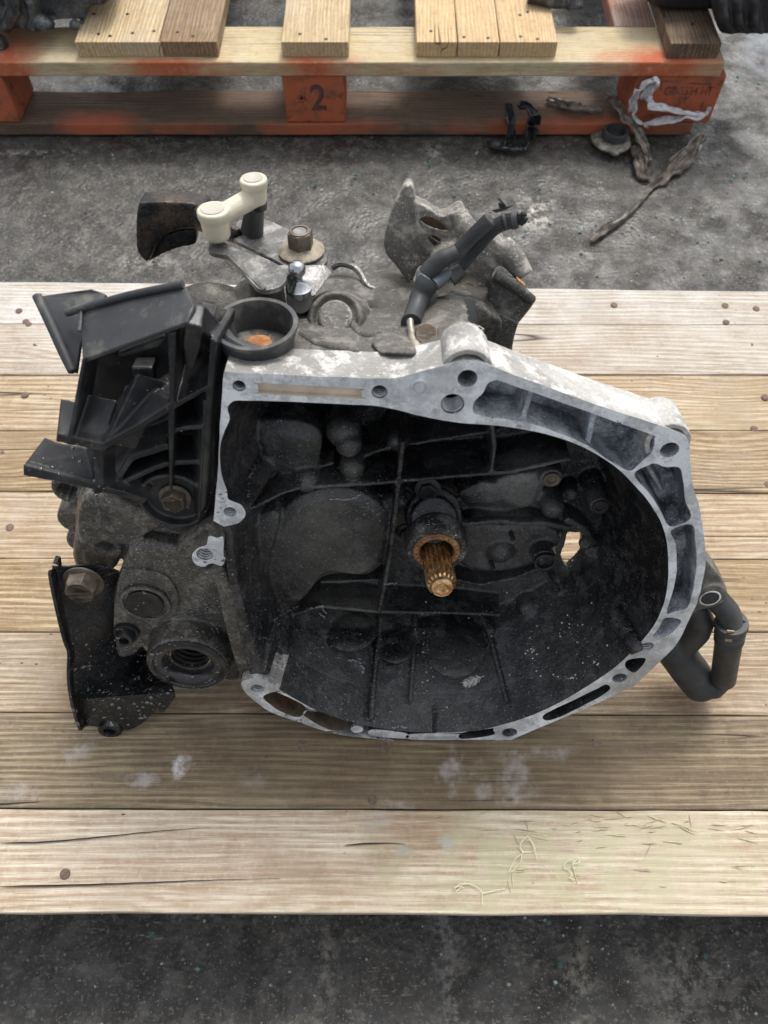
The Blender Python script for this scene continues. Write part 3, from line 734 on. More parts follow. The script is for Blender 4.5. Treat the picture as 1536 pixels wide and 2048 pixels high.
# boss cylinders behind the flange and the lower ear
bo = MB()
def boss(px, py, r, w1, w0=.0012):
    bo = MB(); c = X(px, py); bo.lathe(c - BN * w0, -BN, [(r, 0), (r * .97, w1 * .6), (r * .9, w1), (r * .6, w1 + .004)], 28)
    bo.build('bolt_boss', m_chalk, gb, voxel=.0011, smooth=3, disp=.001)
boss(934, 752, .0138, .011, .0250); boss(1339, 893, .0128, .008, .0250); boss(1294, 1291, .009, .034, .0265)
for (px, py, r) in ((934, 748, .0138), (1337, 888, .0128)):
    t = MB(); c = X(px, py); t.tube(c - BN * .0012, -BN, r, r - .0030, .027, 40); t.build('boss_collar', m_chalk, gb, bevel=.0006)
ear = MB()
eo = [X(p.x, p.y, .006) for p in cr([(1404, 1120, 0), (1416, 1124, 0), (1432, 1142, 0), (1448, 1166, 0), (1455, 1184, 0), (1448, 1203, 0), (1432, 1213, 0), (1415, 1217, 0), (1390, 1226, 0), (1374, 1248, 0), (1352, 1290, 0), (1340, 1290, 0), (1380, 1200, 0)], 4)]
ear.prism(eo, -BN * .018)
ear.lathe(X(1420, 1194, .003), -BN, [(.0115, 0), (.011, .024)], 24)
ear = ear.build('mounting_ear', m_body, gb, voxel=.0011, smooth=3)
t = MB(); t.lathe(X(1420, 1196, .0026), BN, [(.0072, 0), (.0072, .0005), (.0058, .0005), (.0050, -.0005), (.0050, 0)], 24, closed=True); t.build('ear_bore_rim', m_flange, gb)
MB().lathe(X(1420, 1196, .0024), BN, [(.0060, 0), (.0060, .0006)], 24).build('ear_bore', m_hole, gb)

# the separate small ear, lower left
q = [(418, 1072), (434, 1076), (447, 1075), (447, 1108), (451, 1119), (443, 1132), (424, 1127), (405, 1134), (388, 1126), (384, 1110), (396, 1096), (412, 1090)]
Lq = [X(p.x, p.y, 0) for p in cr([(a, b, 0) for a, b in q], 4)]
c = X(409, 1109); hr = .0052
hL = [c + BU * hr * math.cos(6.2832 * k / 24) + BV * hr * math.sin(6.2832 * k / 24) for k in range(24)]
e2 = MB(); e2.add(Lq + hL, tessellate_polygon([[Vector(UV(p)[:2]).to_3d() for p in L] for L in (Lq, hL)]))
for A, mi in ((Lq, 1), (hL, 2)):
    n = len(A); B = [p - BN * .016 for p in A]
    e2.add(A + B, [(i, (i + 1) % n, n + (i + 1) % n, n + i) for i in range(n)], mi)
e2.add([p - BN * .015 for p in hL], [tuple(range(24))], 2)
e2.build('lower_ear', [m_flange, m_body, m_thread], gb, bevel=.0007)
t = MB()
for k in range(6): t.lathe(c - BN * (.0135 - .0022 * k), BN, [(hr * .99, 0), (hr * .84, .0006), (hr * .99, .0012)], 24, closed=True)
t.build('thread', m_thread, gb)

# ---- bell: bowl behind the flange, with everything cast into it
GAP = [(448, 1053), (458, 1075), (462, 1115), (470, 1170), (484, 1230), (505, 1300), (536, 1362)]
gp = [X(p.x, p.y) for p in cr([(a, b, 0) for a, b in GAP], 4, False)]
full_in = innp + gp[1:-1]                      # closed inner outline at w=0
GAPO = [(440, 1056), (446, 1090), (448, 1130), (458, 1180), (470, 1240), (484, 1310), (500, 1364)]
gpo = [X(p.x, p.y) for p in cr([(a, b, 0) for a, b in GAPO], 4, False)]
c0 = G(cen[0], cen[1], 0)
bell = MB()
def scaled(L, w, s=1.0, dw=None):
    r = []
    for p in L:
        u, v, _ = UV(p); u, v = taper(u, v, w)
        u = cen[0] + (u - cen[0]) * s; v = cen[1] + (v - cen[1]) * s
        r.append(G(u, v, w if dw is None else dw))
    return r
# wall of the bowl: closed ring section lofted back
rings_in = [scaled(full_in, w_) for w_ in (.0265, .04, .06, .08, .092)]
rings_out = [scaled(full_in, w_, 1 + .006 / .13) for w_ in (.0265, .04, .06, .08, .092)]
nn = len(full_in)
bell.loft(rings_in + rings_out[::-1], False, False, wrap=True)
# thin forward lip where the flange is missing on the left
lipi = [tp(p, .004) for p in gp]; lipb = [tp(p, .028) for p in gp]
lipo = [p - BN * .004 for p in gpo]; lipob = [p - BN * .028 for p in gpo]
for A, B in ((lipi, lipb),):
    n = len(gp)
    vs = lipi + lipb + lipob + lipo
    fs = []
    for i in range(n - 1):
        for a, b in ((0, 1), (1, 2), (2, 3), (3, 0)):
            fs.append((a * n + i, a * n + i + 1, b * n + i + 1, b * n + i))
    fs += [(0, n, 2 * n, 3 * n), (n - 1, 2 * n - 1, 3 * n - 1, 4 * n - 1)]
    bell.add(vs, fs)
# back wall with the window
win = [X(a, b, .088) for a, b in ((1131, 1086), (1135, 1064), (1147, 1067), (1163, 1066), (1161, 1082), (1173, 1093), (1176, 1110), (1155, 1122), (1147, 1141), (1152, 1161), (1139, 1148), (1131, 1134), (1121, 1111))]
bo_ = scaled(full_in, .088, 1.03)
for wz, flip in ((.088, 0), (.094, 1)):
    Lo = scaled(full_in, .088, 1.03, wz); Wn = [p - BN * (wz - .088) for p in win]
    bell.add(Lo + Wn, tessellate_polygon([[Vector(UV(p)[:2]).to_3d() for p in L] for L in (Lo, Wn)]))
for A in (bo_, win):
    n = len(A); B = [p - BN * .006 for p in A]
    bell.add(A + B, [(i, (i + 1) % n, n + (i + 1) % n, n + i) for i in range(n)])
def bar(a, b, r, flat=1.0, seg=10, mb=bell):
    mb.sweep([a, b], r, seg, flat=flat)
def rib(pts, t=.0016, depth=.02, back=True, mb=bell):
    # a web following pixel points (px, py, w), reaching back along the axis
    P = [X(*p) for p in pts]
    for a, b in zip(P, P[1:]):
        d = (b - a); s = BN.cross(d).normalized() * t
        e = d.normalized() * .0005
        mb.loft([[a - e - s, a - e + s, a - e + s - BN * depth, a - e - s - BN * depth], [b + e - s, b + e + s, b + e + s - BN * depth, b + e - s - BN * depth]])
# raised dome of the differential gear, centre left of the back wall
def plateau(pts, w, back=.09, round_=.006, mb=bell, sub=3):
    L = [X(p.x, p.y, w) for p in cr([(a, b, 0) for a, b in pts], sub)]
    c = sum(L, Vector()) / len(L)
    L1 = [c + (p - c) * (1 - round_ / max((p - c).length, .01)) + BN * round_ * .45 for p in L]
    L0 = [c + (p - c) * (1 + .10) - BN * (back - w) for p in L]
    mb.loft([L1, L, L0])
plateau([(560, 1030), (600, 992), (660, 975), (720, 984), (772, 1020), (786, 1070), (772, 1118), (738, 1148), (680, 1146), (640, 1158), (608, 1196), (560, 1228), (520, 1240), (505, 1180), (515, 1100)], .052, .092, .008)
plateau([(470, 1080), (520, 1030), (560, 1030), (540, 1120), (520, 1230), (490, 1210)], .045, .09, .006)
# upper left cavity: block and stubby bosses
plateau([(510, 845), (580, 838), (640, 860), (640, 910), (628, 958), (590, 950), (520, 935), (500, 880)], .055, .1, .01)
for px, py, r, w0_ in ((697, 888, .0088, .047), (704, 932, .0088, .050), (612, 958, .0090, .050), (795, 878, .0085, .062), (790, 1000, .009, .06)):
    c = X(px, py, w0_); bell.ball(c, r, ax=BN); bell.cyl(c, c - BN * .05, r * .98)
bell.ball(X(688, 860, .055), .012); bell.cyl(X(688, 860, .055), X(688, 860, .055) - BN * .04, .0115)
rib([(500, 1020, .030), (560, 990, .034), (600, 977, .036)], .0012, .03)
rib([(600, 977, .040), (760, 968, .044), (880, 957, .048), (1020, 946, .05), (1090, 930, .052), (1140, 920, .055)], .0015, .045)
rib([(640, 936, .055), (668, 927, .055)], .0012, .03); rib([(722, 916, .055), (760, 902, .055), (850, 885, .06), (1000, 862, .062)], .0014, .03)
rib([(806, 885, .045), (800, 940, .045), (791, 1030, .043), (781, 1110, .042), (768, 1180, .04), (758, 1226, .038)], .0016, .05)
# shelf across the middle and the webs running down the floor
rib([(640, 1166, .06), (760, 1162, .06), (768, 1170, .06)], .0014, .03)
rib([(560, 1240, .052), (640, 1215, .055), (760, 1226, .058), (900, 1228, .06), (1000, 1232, .064)], .0016, .03)
rib([(984, 850, .05), (990, 895, .05), (984, 940, .05)], .0014, .04)
def onfloor(px, py, lift=0.0):
    # where the sight line meets the tapered bowl floor
    lo, hi = 0, .09
    for _ in range(30):
        mid = (lo + hi) / 2
        u, v, _w = UV(X(px, py, mid))
        # floor v at this depth
        k = mid / .09; rx, ry = .148 * (1 - .16 * k), .155 * (1 - .285 * k)
        vf = cen[1] - ry * math.sqrt(max(0, 1 - (u / rx) ** 2)) + lift
        if v > vf: lo = mid
        else: hi = mid
    return X(px, py, lo)
for pts, r in (([(762, 1228), (756, 1290), (748, 1360), (742, 1440)], .0028), ([(831, 1228), (829, 1290), (824, 1350), (820, 1405)], .0024), ([(948, 1175), (962, 1225), (985, 1290), (1000, 1350), (1014, 1405)], .0022), ([(560, 1238), (540, 1290), (528, 1345)], .0018)):
    bell.sweep([onfloor(a, b) for a, b in pts], r, 8)
def blob(px, py, r, sc, lift=0):
    bell.ball(onfloor(px, py, lift), r, sc, ax=BV)
blob(905, 1270, .030, (1, 1.5, .22)); blob(700, 1262, .018, (1.3, 1.2, .3)); blob(790, 1285, .016, (1.2, 1.4, .22)); blob(1262, 1268, .012, (.6, 1.4, .5))
bell.sweep([onfloor(1230, 1225, .004), onfloor(1255, 1265, .003), onfloor(1275, 1305, .002)], [.009, .008, .005], 12)
# right half of the back wall: lever pad, bosses, round studs
plateau([(905, 1075), (940, 1045), (1010, 1050), (1060, 1040), (1110, 1060), (1118, 1090), (1060, 1130), (1000, 1142), (950, 1140), (915, 1120)], .074, .092, .004)
plateau([(1000, 955), (1060, 945), (1092, 942), (1082, 990), (1060, 1012), (1020, 1012), (990, 985)], .070, .092, .005)
plateau([(920, 985), (960, 965), (1000, 970), (1005, 1000), (960, 1012), (925, 1005)], .068, .092, .006)
for px, py, r, w0_ in ((1105, 1013, .0085, .062), (1140, 985, .006, .076), (1000, 1095, .012, .076), (980, 1260, .005, .07), (1060, 1215, .012, .080)):
    c = X(px, py, w0_); bell.ball(c, r, ax=BN); bell.cyl(c, c - BN * .03, r)
for px, py, r, w0_ in ((1103, 958, .0080, .062), (1200, 1013, .0070, .055), (1089, 1119, .0090, .060)):
    c = X(px, py, w0_); bell.cyl(c, c - BN * .035, r, r * 1.2)
rib([(900, 1040, .056), (930, 1052, .058), (1000, 1044, .060), (1040, 1050, .062), (1090, 1048, .064), (1140, 1060, .066)], .0022, .006)
rib([(905, 1160, .07), (960, 1172, .072), (1030, 1158, .074), (1085, 1136, .076)], .0014, .02)
rib([(1068, 1115, .072), (1120, 1190, .072), (1138, 1208, .072), (1158, 1204, .072), (1192, 1160, .072)], .0018, .025)
rib([(1132, 1040, .070), (1166, 1060, .070), (1190, 1090, .074)], .003, .02)
for px, py in ((1170, 1085), (1182, 1103)): bell.cyl(X(px, py, .078), X(px, py, .095), .005)
# bearing carrier
cb = X(868, 1032, .062)
bell.cyl(X(868, 1030, .060), X(868, 1030, .095), .020, .021, 32)
bell.cyl(X(868, 1040, .050), X(868, 1040, .095), .0165, .0165, 32)
GBO = gb.location
def pt(px, py, w_): p = X(px, py, w_) - GBO; return (p.x, p.y)
m_bell = cast('oily_bell_casting', (.080, .080, .080), (.027, .028, .031), dirt=.18, rough=.42, metal=.10, speck=.6, wet=.6, fine=1.2, grit=.8, patches=(
    (pt(645, 1060, .052), .055, .035, (.125, .122, .112), .85), (pt(1040, 985, .070), .035, .016, (.24, .24, .235), .95), (pt(1010, 1095, .074), .05, .022, (.10, .10, .098), .7),
    (pt(640, 890, .055), .03, .02, (.085, .083, .078), .6), (pt(1165, 1010, .066), .03, .02, (.12, .12, .115), .7), (pt(720, 1175, .05), .035, .012, (.17, .165, .15), .8), (pt(900, 1310, .03), .05, .04, (.085, .084, .082), .7), (pt(640, 1380, .01), .09, .025, (.07, .07, .068), .7)))
bl = bell.build('bell_housing_interior', m_bell, gb, voxel=.0012, smooth=2, disp=.0009, label='oil-blackened inside of the bell with ribs and bosses')
def hexbolt(px, py, w, r, h, name='hex_bolt', mat=None, axis=BN, washer=0, rot=.3, at=None, rim=0):
    c = at if at is not None else X(px, py, w)
    m = MB()
    if washer: m.lathe(c, axis, [(washer, 0), (washer, .0012), (washer * .93, .0016)], 28)
    u, v, a = frame(axis)
    def hx(k, s): return [c + a * k + (u * math.cos(rot + 6.2832 * i / 6) + v * math.sin(rot + 6.2832 * i / 6)) * r * s for i in range(6)]
    m.loft([hx(.0004, 1), hx(h * .82, 1), hx(h, .86)])
    m.lathe(c + a * (h * .80), axis, [(r * .86, 0), (r * .80, h * .2)], 24)
    return m.build(name, mat or m_bolt, gb, bevel=.0004)
for px, py, w_, r in ((855, 976, .062, .0062), (812, 1062, .062, .0050), (812, 985, .07, .004)):
    hexbolt(px, py, w_, r, .005, mat=m_boltd, washer=r * 1.5)
for px, py, w_ in ((1103, 958, .0612), (1200, 1013, .0542)):
    t = MB(); t.tube(X(px, py, w_), BN, .0058, .0030, .0014); t.lathe(X(px, py, w_), BN, [(.0032, 0), (.003, .0006)], 12); t.build('socket_screw', m_bolt if px < 1150 else m_boltd, gb, bevel=.0003)
t = MB(); t.tube(X(1089, 1119, .0605), BN, .0085, .0062, .004); t.build('guide_bush', m_boltd, gb, bevel=.0005)
for px, py in ((1024, 1072), (984, 1130)):
    t = MB(); t.sweep([X(px - 3, py - 8, .072), X(px + 3, py + 8, .066)], .0019, 8); t.build('spring_pin', m_boltd, gb, bevel=.0003)
# release bearing and splined shaft
ba = BN
cbm = X(873, 1100, .036)
t = MB(); t.lathe(cbm - ba * .020, ba, [(.0175, 0), (.0205, .003), (.0222, .008), (.0222, .017), (.0205, .0205), (.0175, .0205), (.0175, 0)], 44, closed=False)
rb = MB(); rb.lathe(cbm - ba * .020, ba, [(.0160, .001), (.0205, .003), (.0225, .008), (.0225, .017), (.0208, .0205), (.0168, .0208), (.0160, .0195)], 48, closed=True)
rb.build('release_bearing', m_gran, gb, shade=R(50))
t = MB(); t.lathe(cbm - ba * .018, ba, [(.0165, 0), (.0165, .0200), (.0122, .0204), (.0122, 0)], 40, closed=True)
rf = t.build('bearing_race', m_ringrust, gb, bevel=.0003)
t = MB()
for k in range(22):
    a = 6.2832 * k / 22; c = cbm + ba * .0026 + (BU * math.cos(a) + BV * math.sin(a)) * .0143
    t.ball(c, .0016, (1, 1, .4), ax=ba, seg=10, rings=6)
t.build('race_roller', m_ringrust, gb)
MB().lathe(cbm - ba * .012, ba, [(.0122, 0), (.0122, .0008)], 28).build('bearing_bore', m_dark, gb)
t = MB(); sa = X(870, 1100, .048); tipc = X(884, 1172, .004)
ax = (tipc - sa).normalized(); L = (tipc - sa).length; u, v, a = frame(ax)
NT = 18
def star(h, r0, r1): 
    o = []
    for i in range(NT):
        for da, rr in ((-.36, r0), (-.20, r1), (.20, r1), (.36, r0)):
            th = 6.2832 * (i + da) / NT
            o.append(sa + a * h + (u * math.cos(th) + v * math.sin(th)) * rr)
    return o
t.loft([star(0, .0084, .0104), star(L * .90, .0084, .0104), star(L * .96, .0083, .0096), star(L * 1.0, .0078, .0080)], True, False)
t.lathe(sa + a * (L * .985), ax, [(.0080, 0), (.0072, .003), (.0045, .0042), (.0030, .0030)], 28)
t.build('splined_shaft', m_spline, gb, shade=R(25))
# ------------------------------------------------------------------ casing round the back and the differential on the left
def floorclamp(mb, z=ZD + .0012):
    for v in mb.v:
        if v.z < z: v.z = z
def P3(pts): return [X(*p) for p in pts]
def cpx(pts, w, sub=4): return [X(p.x, p.y, w) for p in cr([(a, b, 0) for a, b in pts], sub)]
AX = (Vector((0, 0, 1)) + BV).normalized()
REF = X(510, 655, .05)
def XA(px, py, h): return onplane(px, py, REF + AX * h, AX)
def XL(px, py, h): return XA(px, py, h - .016)
def pits(o, lst):
    # freeze the remeshed casting and sink round bores into it: (centre, radius, depth)
    import numpy as np
    bpy.context.view_layer.update()
    me = bpy.data.meshes.new_from_object(o.evaluated_get(bpy.context.evaluated_depsgraph_get()))
    me.name = o.name; o.modifiers.clear(); o.data = me
    off = np.array(parent_loc(o.parent)); n = len(me.vertices); a = np.empty(n * 3); me.vertices.foreach_get('co', a); a = a.reshape(-1, 3)
    B = np.array(BN)
    for c, r, d in lst:
        q = a + off - np.array(c); h = q @ B; rad = np.linalg.norm(q - h[:, None] * B, axis=1)
        k = (rad < r) & (h < .012) & (h > -d)
        a[k] -= B * (h[k] + d)[:, None]
    me.vertices.foreach_set('co', a.ravel()); me.update()
def prism_h(mb, outer, holes, d, mi=0, hmi=None):
    Ls = [outer] + holes; f = [p for L in Ls for p in L]
    n = Vector((0, 0, 0))
    for i, p in enumerate(outer): n += p.cross(outer[(i + 1) % len(outer)])
    n.normalize(); u, v, a = frame(n)
    t = tessellate_polygon([[Vector((p.dot(u), p.dot(v), 0)) for p in L] for L in Ls])
    mb.add(f, t, mi); mb.add([p + d for p in f], t, mi)
    for k, L in enumerate(Ls):
        m = len(L); mb.add(list(L) + [p + d for p in L], [(i, (i + 1) % m, m + (i + 1) % m, m + i) for i in range(m)], mi if (k == 0 or hmi is None) else hmi)

cs = MB()
# main gear case behind the bell
topo = [XV(p.x, p.y, .300) for p in cr([(a, b, 0) for a, b in ((455, 735), (440, 690), (405, 640), (410, 605), (470, 597), (545, 592), (600, 560), (650, 552), (730, 570), (790, 600), (812, 640), (825, 700), (815, 728), (640, 735))], 3)]
cm = sum(topo, Vector()) / len(topo)
cs.loft([[cm + (p - cm) * .95 + BV * .004 for p in topo], topo, [p - BV * .10 for p in topo], [cm + (p - cm) * .9 - BV * .19 for p in topo]])
# the flange's own back shoulder rising to the face
sh = [X(p.x, p.y) for p in cr([(a, b, 0) for a, b in ((450, 747), (600, 756), (790, 760), (890, 738), (960, 735), (900, 770), (760, 778), (500, 772))], 3)]
cs.loft([[p - BN * .02 for p in sh], [p - BN * .09 - BV * .004 for p in sh]])
# low part of the case, down to the deck
lo = [G(u, v, .085) for u, v in ((-.125, .06), (-.128, .28), (-.02, .29), (.05, .26), (.085, .20), (.07, .12), (.05, .05), (-.04, .045))]
cl = sum(lo, Vector()) / len(lo)
cs.loft([lo, [p - BN * .06 for p in lo], [cl + (p - cl) * .85 - BN * .13 for p in lo], [cl + (p - cl) * .6 - BN * .15 for p in lo]])
cs.ball(XV(705, 605, .304), .038, (1.15, .9, .42), ax=BV, seg=24, rings=14)
cs.ball(XV(775, 590, .310), .022, (1.0, 1.6, .5), ax=BV, seg=24, rings=14)
c = XV(600, 640, .302); cs.ball(c, .020, (1.2, 1, .5), ax=AX)
cs.sweep([X(590, 690, .07), X(660, 700, .066), X(730, 712, .06), X(820, 722, .05)], [.008, .010, .010, .008], 12)
# neck of the selector shaft
cs.cyl(XL(532, 564, .030) - AX * .065, XL(532, 564, .030) - AX * .022, .0140, .0118, 32)
cs.ball(XA(520, 625, -.05), .024, (1, 1, 1))
cs.ball(X(420, 620, .12), .020, (1.4, 1, .8))
# right hand shoulder under the mount
cs.loft([[X(a, b, .085) for a, b in ((835, 640), (900, 600), (960, 610), (1000, 640), (1016, 722), (1015, 770), (870, 740))], [X(a, b, .13) for a, b in ((825, 600), (900, 560), (985, 570), (1030, 610), (1026, 700), (1018, 760), (870, 740))]])
floorclamp(cs)
for i, p in enumerate(cs.v):
    u_, v_, w_ = UV(p)
    if w_ < .0955 and v_ < .312 and -.16 < u_ < .16: cs.v[i] = G(u_, v_, .0955)
cs.build('gear_casing', m_body, gb, voxel=.0016, smooth=4, disp=.0014)
bpy.context.view_layer.update()
_dg = bpy.context.evaluated_depsgraph_get()
def surf(px, py):
    ok, loc, nn, ix, ob, mt = S.ray_cast(_dg, CAM, ray(px, py).normalized(), distance=3)
    return loc
ab = (BN * .72 + BV * .70).normalized()
t = MB(); c = surf(672, 640) + ab * .006
t.lathe(c - ab * .022, ab, [(.024, 0), (.0185, .012), (.0160, .020), (.0145, .022), (.0128, .0205), (.0122, .0185), (.0, .0185)], 40)
t.build('boss_ring', m_body, gb, voxel=.0009, smooth=3, disp=.0006)
t = MB(); t.lathe(c - ab * .0045, ab, [(.0105, 0), (.0098, .0055), (.0088, .0062), (.0, .0060)], 32); t.build('boss_cap', m_mount, gb, shade=R(30))
def ridge(pts, r, name='casting_ridge', lift=.001, mat=None, flat=1):
    t = MB(); P_ = [surf(p.x, p.y) + ab * lift for p in cr([(a, b, 0) for a, b in pts], 4, False)]
    n = len(P_); t.sweep(P_, [r * (.75 + .25 * math.sin(math.pi * k / (n - 1))) for k in range(n)], 12, flat=flat); return t.build(name, mat or m_body, gb, voxel=.001, smooth=3, disp=.0008)
ridge([(700, 640), (715, 662), (735, 672), (760, 668), (830, 690)], .0036, lift=-.0016)
ridge([(600, 668), (640, 690), (690, 700), (720, 704)], .0034, lift=-.0018)
ridge([(608, 560), (600, 600), (590, 650)], .0030, lift=-.0016)
t = MB(); q_ = surf(770, 690)
t.loft([[surf(a, b) + ab * .0035 for a, b in ((742, 690), (750, 672), (775, 668), (826, 686), (834, 706), (826, 712), (760, 708))], [surf(a, b) - ab * .010 for a, b in ((742, 690), (750, 672), (775, 668), (826, 686), (834, 706), (826, 712), (760, 708))]])
t.build('casting_pad', m_body, gb, voxel=.001, smooth=4, disp=.001)
rs = MB()
rs.loft([[X(a, b, .10) for a, b in ((978, 560), (1002, 552), (1030, 562), (1071, 598), (1068, 606), (1040, 642), (1028, 648), (1000, 636), (978, 600))], [X(a, b, .135) for a, b in ((978, 560), (1002, 545), (1035, 555), (1073, 598), (1068, 606), (1040, 642), (1028, 648), (1000, 636), (978, 600))]])
rs.loft([[X(a, b, .09) for a, b in ((975, 640), (1004, 628), (1036, 645), (1027, 678), (1018, 722), (1016, 775), (965, 770))], [X(a, b, .135) for a, b in ((975, 640), (1004, 622), (1038, 640), (1027, 678), (1018, 722), (1016, 775), (965, 770))]])
rs.sweep([X(990, 548, .10), X(1030, 572, .098), X(1066, 602, .098)], .0035, 8)
rs.build('side_cover', cast('dark_side_cover_casting', (.20, .193, .175), (.11, .106, .098), dirt=.2, rough=.75, metal=.1, speck=.5), gb, voxel=.0011, smooth=3, disp=.001)
MB().plate([X(1033, 556, .098), X(1052, 572, .098), X(1050, 578, .098), X(1036, 568, .098)], .004).build('rust_patch', m_rust, gb, bevel=.001)

# differential casing, left
df = MB()
def lump(mb, pts, w, depth, f=1.0, rnd_=.94, sub=3):
    L = cpx(pts, w, sub); c = sum(L, Vector()) / len(L)
    mb.loft([[c + (p - c) * rnd_ + BN * .0035 for p in L], L, [c + (p - c) * f - BN * depth for p in L]])
lump(df, [(158, 985), (200, 972), (300, 990), (400, 1030), (440, 1060), (446, 1110), (440, 1140), (350, 1130), (260, 1110), (215, 1125), (150, 1128), (150, 1060)], .055, .12, .95)
lump(df, [(166, 990), (240, 992), (330, 1035), (300, 1060), (250, 1085), (200, 1075), (158, 1080)], .046, .03, 1.05)
lump(df, [(255, 1105), (262, 1090), (300, 1082), (360, 1090), (400, 1110), (446, 1135), (462, 1185), (470, 1250), (482, 1330), (470, 1362), (420, 1340), (300, 1290), (268, 1306), (240, 1312), (232, 1290), (227, 1200), (240, 1140)], .040, .10, .92)
lump(df, [(430, 1128), (450, 1125), (470, 1180), (495, 1270), (520, 1345), (515, 1362), (490, 1366), (462, 1290), (440, 1200)], .012, .06, 1)
lump(df, [(430, 1040), (452, 1050), (452, 1110), (430, 1080), (400, 1085), (380, 1110), (350, 1100), (390, 1060)], .016, .06, 1.1)
lump(df, [(404, 1135), (440, 1135), (430, 1160), (400, 1165)], .012, .05, 1.1)
# the output seal barrel
sc_ = X(376, 1331, .018)
df.lathe(sc_ - BN * .075, BN, [(.040, 0), (.036, .03), (.0345, .055), (.0325, .072), (.0318, .075), (.0298, .0755), (.0293, .072), (.0200, .071), (.0200, .035)], 44, closed=True)
df.ball(X(400, 1262, .055), .030, (1.1, 1, 1))
df.ball(X(330, 1160, .062), .030, (1.2, 1, .7))
for px, py, w_, r in ((137, 982, .065, .0125), (150, 1040, .075, .014), (157, 1085, .072, .010), (168, 1012, .06, .012), (212, 1098, .047, .0115), (200, 1120, .05, .013)):
    c = X(px, py, w_); df.lathe(c - BN * .04, BN, [(r * 1.15, 0), (r, .037), (r * .92, .04)], 24)
df.lathe(X(255, 1272, .040) - BN * .05, BN, [(.0105, 0), (.0098, .05)], 24)
floorclamp(df)
dfo = df.build('differential_casing', m_diff, gb, voxel=.0013, smooth=3, disp=.0013)
pits(dfo, [(sc_, .0192, .030), (X(137, 982, .065), .0066, .012), (X(212, 1098, .047), .0066, .012)])
# seal: rings inside the barrel
t = MB(); t.lathe(sc_ - BN * .004, BN, [(.0300, 0), (.0300, .0045), (.0272, .0052), (.0264, .0040), (.0240, .0046), (.0205, .0040), (.0180, .0012), (.0170, -.004), (.0170, -.008)], 56, closed=True)
t.build('oil_seal', plain('oily_black_seal_rubber', (.025, .026, .028), .22, 0, .3, 80, .1), gb, shade=R(35))
t = MB()
for k, (r, z) in enumerate(((.0172, -.010), (.0162, -.014), (.0158, -.018), (.0150, -.022))):
    t.lathe(sc_ + BN * z, BN, [(r, 0), (r, .0014), (r - .0022, .0012), (r - .0022, 0)], 44, closed=True)
t.build('gear_bore_ring', plain('oily_gear_steel', (.36, .34, .30), .2, .9, .2, 100, .1), gb)
MB().lathe(sc_ - BN * .028, BN, [(.0185, 0), (.0185, .002)], 40).build('bore_bottom', m_hole, gb)
MB().lathe(sc_ - BN * .034, BN, [(.0195, 0), (.0195, .030), (.0172, .030), (.0172, 0)], 40, closed=True).build('bore_sleeve', m_boltd, gb)
# blanking plug with its groove, retaining plate and boss bolt
pc = X(291, 1204, .0335)
t = MB(); L = cpx([(240, 1150), (262, 1140), (300, 1142), (335, 1155), (356, 1190), (352, 1222), (322, 1250), (292, 1262), (280, 1280), (262, 1300), (240, 1298), (230, 1280), (228, 1230)], .0345, 4)
t.prism(L, -BN * .012); t.build('retaining_plate', m_diff, gb, bevel=.0015, seg=3)
t = MB(); t.lathe(pc, BN, [(.0185, 0), (.0185, .0022), (.0162, .0026), (.0158, .0006), (.0, .0006)], 44); t.build('plug_ring', m_diff, gb, shade=R(30), bevel=.0003)
t = MB(); t.lathe(pc, BN, [(.0138, 0), (.0138, .0026), (.0130, .0032), (.0, .0030)], 40); t.build('blanking_plug', m_boltd, gb, shade=R(30))
t = MB(); c = X(254, 1262, .034); t.lathe(c, BN, [(.0098, 0), (.0098, .003), (.0075, .0035), (.0072, .009), (.0066, .0100), (.0040, .0100), (.0038, .004)], 32); t.build('socket_bolt', m_boltd, gb, shade=R(30)); 
# sheet steel bracket
br = MB()
q = [(104, 1142, .030), (112, 1134, .030), (140, 1134, .036), (200, 1130, .046), (252, 1160, .050), (262, 1250, .040), (290, 1300, .036), (322, 1330, .030), (350, 1384, .016), (345, 1402, .011), (326, 1424, .008), (312, 1420, .009), (302, 1430, .008), (285, 1446, .007), (258, 1460, .005), (240, 1456, .006), (205, 1454, .006), (180, 1452, .006), (170, 1452, .006), (166, 1440, .007), (145, 1400, .010), (140, 1350, .014), (140, 1310, .018), (120, 1220, .024)]
br.plate([X(p.x, p.y, .034 - .028 * (p.y - 1134) / 326 + max(0, p.x - 226) * .0007 * max(0, min(1, (1350 - p.y) / 60))) for p in cr([(a, b, 0) for a, b, c in q], 3)], .0022)
lipp = [(103, 1142, .022), (99, 1150, .021), (112, 1215, .014), (128, 1280, .010), (137, 1305, .008), (136, 1345, .004), (139, 1385, .001), (149, 1430, -.001), (160, 1461, -.002)]
lipq = [(112, 1140, .030), (112, 1150, .030), (124, 1215, .026), (139, 1280, .020), (146, 1305, .018), (144, 1345, .014), (148, 1385, .011), (158, 1420, .009), (172, 1450, .007)]
A = [X(*p) for p in cr(lipp, 3, False)]; B = [X(*p) for p in cr(lipq, 3, False)]
for p in A + B: p.z = max(p.z, ZD + .001)
n = len(A)
nn_ = [((A[min(i + 1, n - 1)] - A[max(i - 1, 0)]).cross(B[i] - A[i])).normalized() * .0011 for i in range(n)]
br.loft([[A[i] - nn_[i], B[i] - nn_[i], B[i] + nn_[i], A[i] + nn_[i]] for i in range(n)])
br.plate([X(112, 1128, .032), X(118, 1112, .038), X(122, 1114, .038), X(124, 1132, .036)], .003)
br.lathe(X(222, 1452, .009), BN, [(.0115, -.004), (.0100, .003), (.0088, .0055), (.0048, .0055), (.0040, .001)], 28)
for v in br.v: v.z = max(v.z, ZD + .0006)
bro = br.build('steel_bracket', m_steelb, gb, bevel=.0006, shade=R(35))
